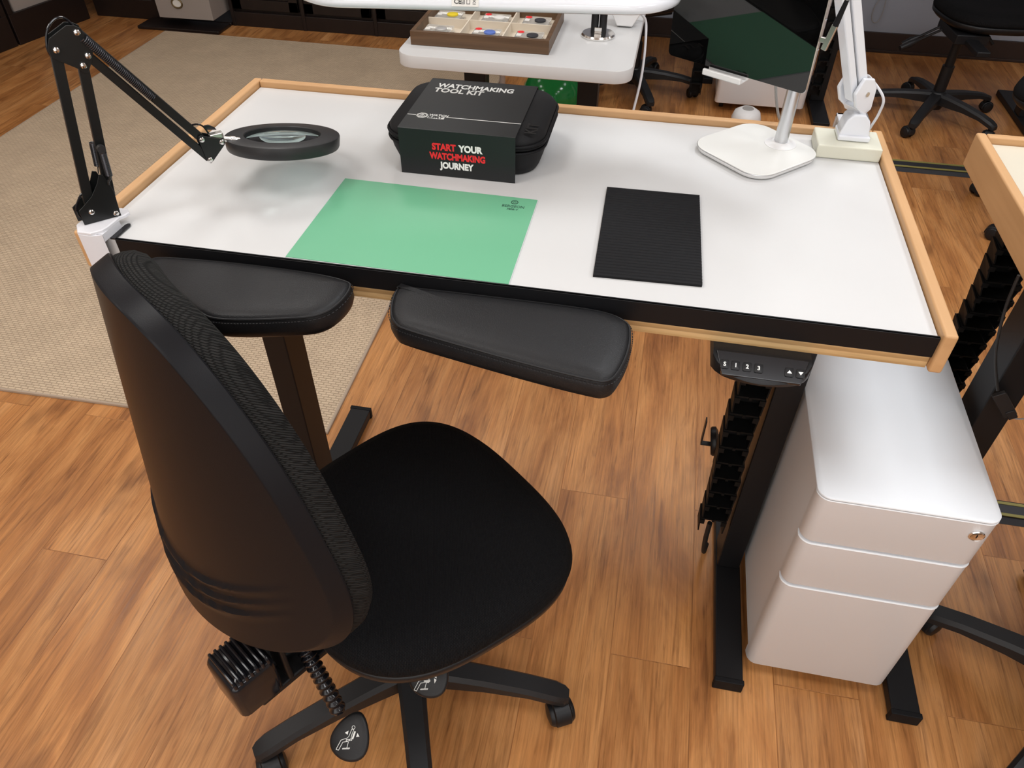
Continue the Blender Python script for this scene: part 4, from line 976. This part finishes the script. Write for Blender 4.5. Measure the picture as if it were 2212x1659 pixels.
single('power_strip', MB().box(-.12, .12, -.025, .025, 0, .035, Matrix.Translation((.285, 3.20, .001)) @ Matrix.Rotation(math.radians(52), 4, 'Z')), M['whiteplastic'], 'white power strip lying on the floor behind the green ball', 'power strip', None, (.285, 3.20, 0), bevel=.004)
single('black_cable', MB().tube(smooth_open([(.36, 2.95, .10), (.42, 2.9, .13), (.52, 2.75, .10), (.60, 2.5, .02), (.72, 2.45, .006), (.80, 2.7, .006)], 8), .006, 8), M['blkcable'], 'black cable looping over the floor behind the small white desk legs', 'cable', None, (.5, 2.8, 0))

# ---------------------------------------------------------------- far benches, chairs
def leg_set(t, xs, y0, y1, yc, zt_):
    for x in xs:
        t.part('leg_column', MB().box(x - .035, x + .035, yc - .04, yc + .04, .03, zt_), M['metalblk'], bevel=.003)
        t.part('foot', MB().box(x - .04, x + .04, y0, y1, .001, .03), M['metalblk'], bevel=.003)
f1 = T('far_bench', 'black legged bench in the far back whose right leg stands beside the far chair', 'desk', (2.1, 3.2, 0), 'far benches')
leg_set(f1, (1.645, 2.66), 2.98, 3.62, 3.3, .93)
f1.part('desktop', MB().box(1.52, 2.78, 2.98, 3.62, .935, .975), M['white'])
chain('black cable chain on the far bench right of the far white pedestal', 1.575, 1.625, 3.12, 3.16, .10, .93, 14)
f2 = T('far_bench', 'black legged bench in the far back left of the far white pedestal', 'desk', (.7, 3.3, 0), 'far benches')
leg_set(f2, (1.075,), 3.45, 3.79, 3.62, .93)
leg_set(f2, (.27,), 3.45, 3.79, 3.62, .93)
f2.part('desktop', MB().box(.20, 1.13, 3.32, 3.79, .935, .975), M['white'])
chain('black cable chain on the far bench left of the far white pedestal', .985, 1.045, 3.12, 3.16, .06, .93, 14)
tr_ = T('tape_roll', 'white round roll with a dark hole standing before the far pedestal', 'roll', (1.275, 2.93, 0))
tr_.part('body', MB().lathe([(0, 0), (.045, .002), (.068, .02), (.072, .045), (.062, .075), (.035, .092), (.024, .090)], (1.275, 2.93, .0005), 36), M['whiteplastic'], ang=80)
tr_.part('hole', MB().lathe([(0, .0905), (.028, .0905), (.026, .0930), (0, .0930)], (1.275, 2.93, .0005), 24), M['cord'])

def small_levers(t, P):
    for (a, b_) in (((-.12, -.06, .44), (-.30, -.12, .37)), ((-.10, .02, .43), (-.24, .03, .34))):
        A_, B_ = Vector(a), Vector(b_); P('lever_rod', MB().tube([A_, A_.lerp(B_, .6)], .006, 8), M['plastic']); P('lever_paddle', MB().tube([A_.lerp(B_, .55), A_.lerp(B_, .75), B_], [.008, .016, .012], 10), M['plastic'])
    P('lever_rod', MB().tube([(.10, .05, .43), (.17, .02, .36)], .008, 8), M['plastic'])
bkf = (Vector((0, -.30, .86)), PI / 2, .1, (.226, .259, 2.85, .324, .085, .010, .019, 1.032))
chair('black operator chair standing by the far wall behind the cream bench', (2.205, 3.235, 0), math.radians(5), math.radians(-118 - 5), .50, None, False, small_levers, seat_c=(.12, .05))
chair('black operator chair behind the small white desk, only its star base showing', (.69, 3.25, 0), math.radians(120), math.radians(-70 - 120), .50, None, False, None, seat_c=(0, .04))
chair('black operator chair at the right edge beside the white pedestal', (1.885, .075, 0), math.radians(80), math.radians(156 - 80), .56, None, False, None, seat_c=(.02, .0))
chair('black operator chair behind the cream bench with two casters showing', (2.48, 2.24, 0), math.radians(60), math.radians(144 - 60), .50, None, False, None, seat_c=(.03, .10))

# ---------------------------------------------------------------- floor cable channels
def chan(label, x0, x1, y0, y1):
    t = T('cable_cover', label, 'cable cover', ((x0 + x1) / 2, (y0 + y1) / 2, 0))
    w_ = y1 - y0
    t.part('rubber_cover', MB().prism([(y0, .0005), (y0 + w_ * .28, .014), (y1 - w_ * .28, .014), (y1, .0005)], x0, x1, Matrix(((0, 0, 1, 0), (1, 0, 0, 0), (0, 1, 0, 0), (0, 0, 0, 1)))), M['channel'], smooth=False)
    for k in (.26, .74):
        yy = y0 + w_ * k; t.part('stripe', MB().box(x0 + .001, x1 - .001, yy - w_ * .055, yy + w_ * .055, .0135 if True else 0, .0155), M['olive'], smooth=False)
chan('black floor cable cover with two yellow lines crossing behind the two benches', 1.72, 4.4, 2.585, 2.70)
chan('black floor cable cover with yellow lines beside the white pedestal', 1.60, 2.50, .565, .648)

# ---------------------------------------------------------------- back wall furniture
def cab(label, x0, x1):
    t = T('base_cabinet', label, 'cabinet', ((x0 + x1) / 2, 3.9, 0), 'dark panelled cabinets along the back wall')
    t.part('carcass', MB().box(x0 + .001, x1 - .001, 3.83, 4.175, .0, 1.0), M['espresso'], bevel=.002)
    t.part('plinth', MB().box(x0 + .001, x1 - .001, 3.805, 3.8295, .0, .085), M['espresso'], bevel=.003)
    d = MB(); z0, z1 = .10, .96; a, b_ = x0 + .02, x1 - .02
    d.box(a, b_, 3.812, 3.8295, z0, z0 + .06).box(a, b_, 3.812, 3.8295, z1 - .06, z1).box(a, a + .06, 3.812, 3.8295, z0, z1).box(b_ - .06, b_, 3.812, 3.8295, z0, z1).box(a + .06, b_ - .06, 3.824, 3.8295, z0 + .06, z1 - .06)
    t.part('door', d, M['espresso'], bevel=.002)
    t.part('end_stile', MB().box(x0 + .001, x0 + .022, 3.800, 3.8295, .0, 1.0), M['espresso'], bevel=.002)
edges = [-1.90, -1.42, -.95, -.46, .05, .60]
nm_ = ['right next to the taupe storage box', 'second right of the taupe storage box', 'above the middle of the rug edge', 'left of the walnut tray', 'behind the walnut tray']
for i in range(5): cab('dark brown panelled cabinet along the back wall, %s' % nm_[i], edges[i], edges[i + 1])
# bookcase units left
def bookcase(label, mtx, w_, zsh):
    t = thing('bookcase', label, 'bookcase', (0, 0, 0), 0, 'dark bookcases in the left corner')
    t.matrix_world = mtx
    P = lambda n, b, m, **k: finish(n, b, m, t, None, **k)
    P('plinth', MB().box(0, w_, 0, .30, 0, zsh), M['espresso'], bevel=.003)
    P('side_panel', MB().box(0, .035, 0, .30, zsh + .0005, 1.0), M['espresso'], bevel=.002); P('side_panel', MB().box(w_ - .035, w_, 0, .30, zsh + .0005, 1.0), M['espresso'], bevel=.002)
    P('back_panel', MB().box(.036, w_ - .036, .29, .30, zsh + .0005, .96), M['espresso']); P('top_shelf', MB().box(.036, w_ - .036, 0, .289, .96, 1.0), M['espresso'])
    return t
ma_ = Matrix.Translation((-3.10, 2.62, 0)) @ Matrix.Rotation(math.radians(78.5), 4, 'Z')
bookcase('dark bookcase in the far left corner against the side', Matrix.Translation((-3.105, 2.60, 0)) @ Matrix.Rotation(math.radians(78.5), 4, 'Z'), .60, .17)
bookcase('dark bookcase in the far left corner turned to the room with a grey bin', Matrix.Translation((-2.98, 3.20, 0)) @ Matrix.Rotation(math.radians(78.5), 4, 'Z'), .55, .17)
bookcase('dark bookcase left of the taupe storage box', Matrix.Translation((-2.86, 3.80, 0)), .46, .115)
m2 = Matrix.Translation((-2.98, 3.20, .1705)) @ Matrix.Rotation(math.radians(78.5), 4, 'Z')
def bin_(label, m_, w_, d_, h_):
    t = thing('storage_bin', label, 'bin', (0, 0, 0), 0, 'grey bins in the bookcases'); t.matrix_world = m_
    rs = [[Vector((p[0], p[1], z)) for p in rrect(.0 - e, w_ + e, .0 - e, d_ + e, .01, 3)] for e, z in ((0, 0), (.004, h_ * .9), (.004, h_))]
    finish('body', MB().rings(rs), M['paperbox'], t, None); finish('lid', MB().box(-.006, w_ + .006, -.006, d_ + .006, h_ + .001, h_ + .02), M['paperbox'], t, None, bevel=.003)
bin_('grey bin on the shelf of the corner bookcase', m2 @ Matrix.Translation((.06, .02, 0)), .42, .25, .30)
bin_('grey bin in the bookcase left of the taupe storage box', Matrix.Translation((-2.80, 3.82, .116)), .34, .24, .30)
# plinth with storage box
single('low_plinth', MB().box(-2.46, -1.905, 3.618, 3.785, 0, .020).box(-2.385, -1.905, 3.79, 4.17, .0, .020), M['espresso'], 'low black plinth under the taupe storage box at the rug corner', 'plinth', None, (-2.15, 3.8, 0), bevel=.006)
sb = T('storage_box', 'taupe storage box with an oval metal label frame on the low black plinth', 'box', (-2.1, 3.75, .02))
sbm = Matrix.Translation((-2.29, 3.632, .0205)) @ Matrix.Rotation(math.radians(1), 4, 'Z')
sb.part('body', MB().box(0, .36, 0, .05, 0, .20, sbm), M['paperbox'], bevel=.002) if False else None
single_body = MB().rings([[sbm @ Vector((p[0], p[1], z)) for p in ((0 - e, 0 - e), (.36 + e, 0 - e), (.36 + e, .26 + e), (0 - e, .26 + e))] for e, z in ((0, .056), (.002, .24))])
sb.part('body', single_body, M['paperbox'], bevel=.002)
sb.part('lid', MB().box(-.008, .368, -.008, .268, .195, .26, sbm), M['paperbox'], bevel=.003)
ov = [(.033 * math.cos(2 * PI * k / 32), .026 * math.sin(2 * PI * k / 32)) for k in range(32)]
om = sbm @ Matrix.Translation((.145, -.0018, .145)) @ Matrix.Rotation(PI / 2, 4, 'X')
sb.part('label_frame', MB().tube([om @ Vector((p[0], p[1], .002)) for p in ov], .0052, 8, closed=True), M['brass'])
sb.part('label_card', MB().prism(ov, .0005, .002, om), M['cardw'])
# blind cord on back wall
single('blind_cord', MB().tube(smooth_open([(2.020, 4.165, 1.3), (2.018, 4.165, .7), (2.020, 4.165, .35), (2.000, 4.165, .26), (1.995, 4.165, .215), (2.005, 4.165, .178), (2.025, 4.165, .165), (2.043, 4.165, .18), (2.05, 4.165, .23), (2.045, 4.165, .35), (2.035, 4.165, .7), (2.035, 4.165, 1.3)], 8), .0028, 8), M['cord'], 'thin grey blind cord loop hanging on the pale back wall', 'cord', None, (2.03, 4.165, .5))
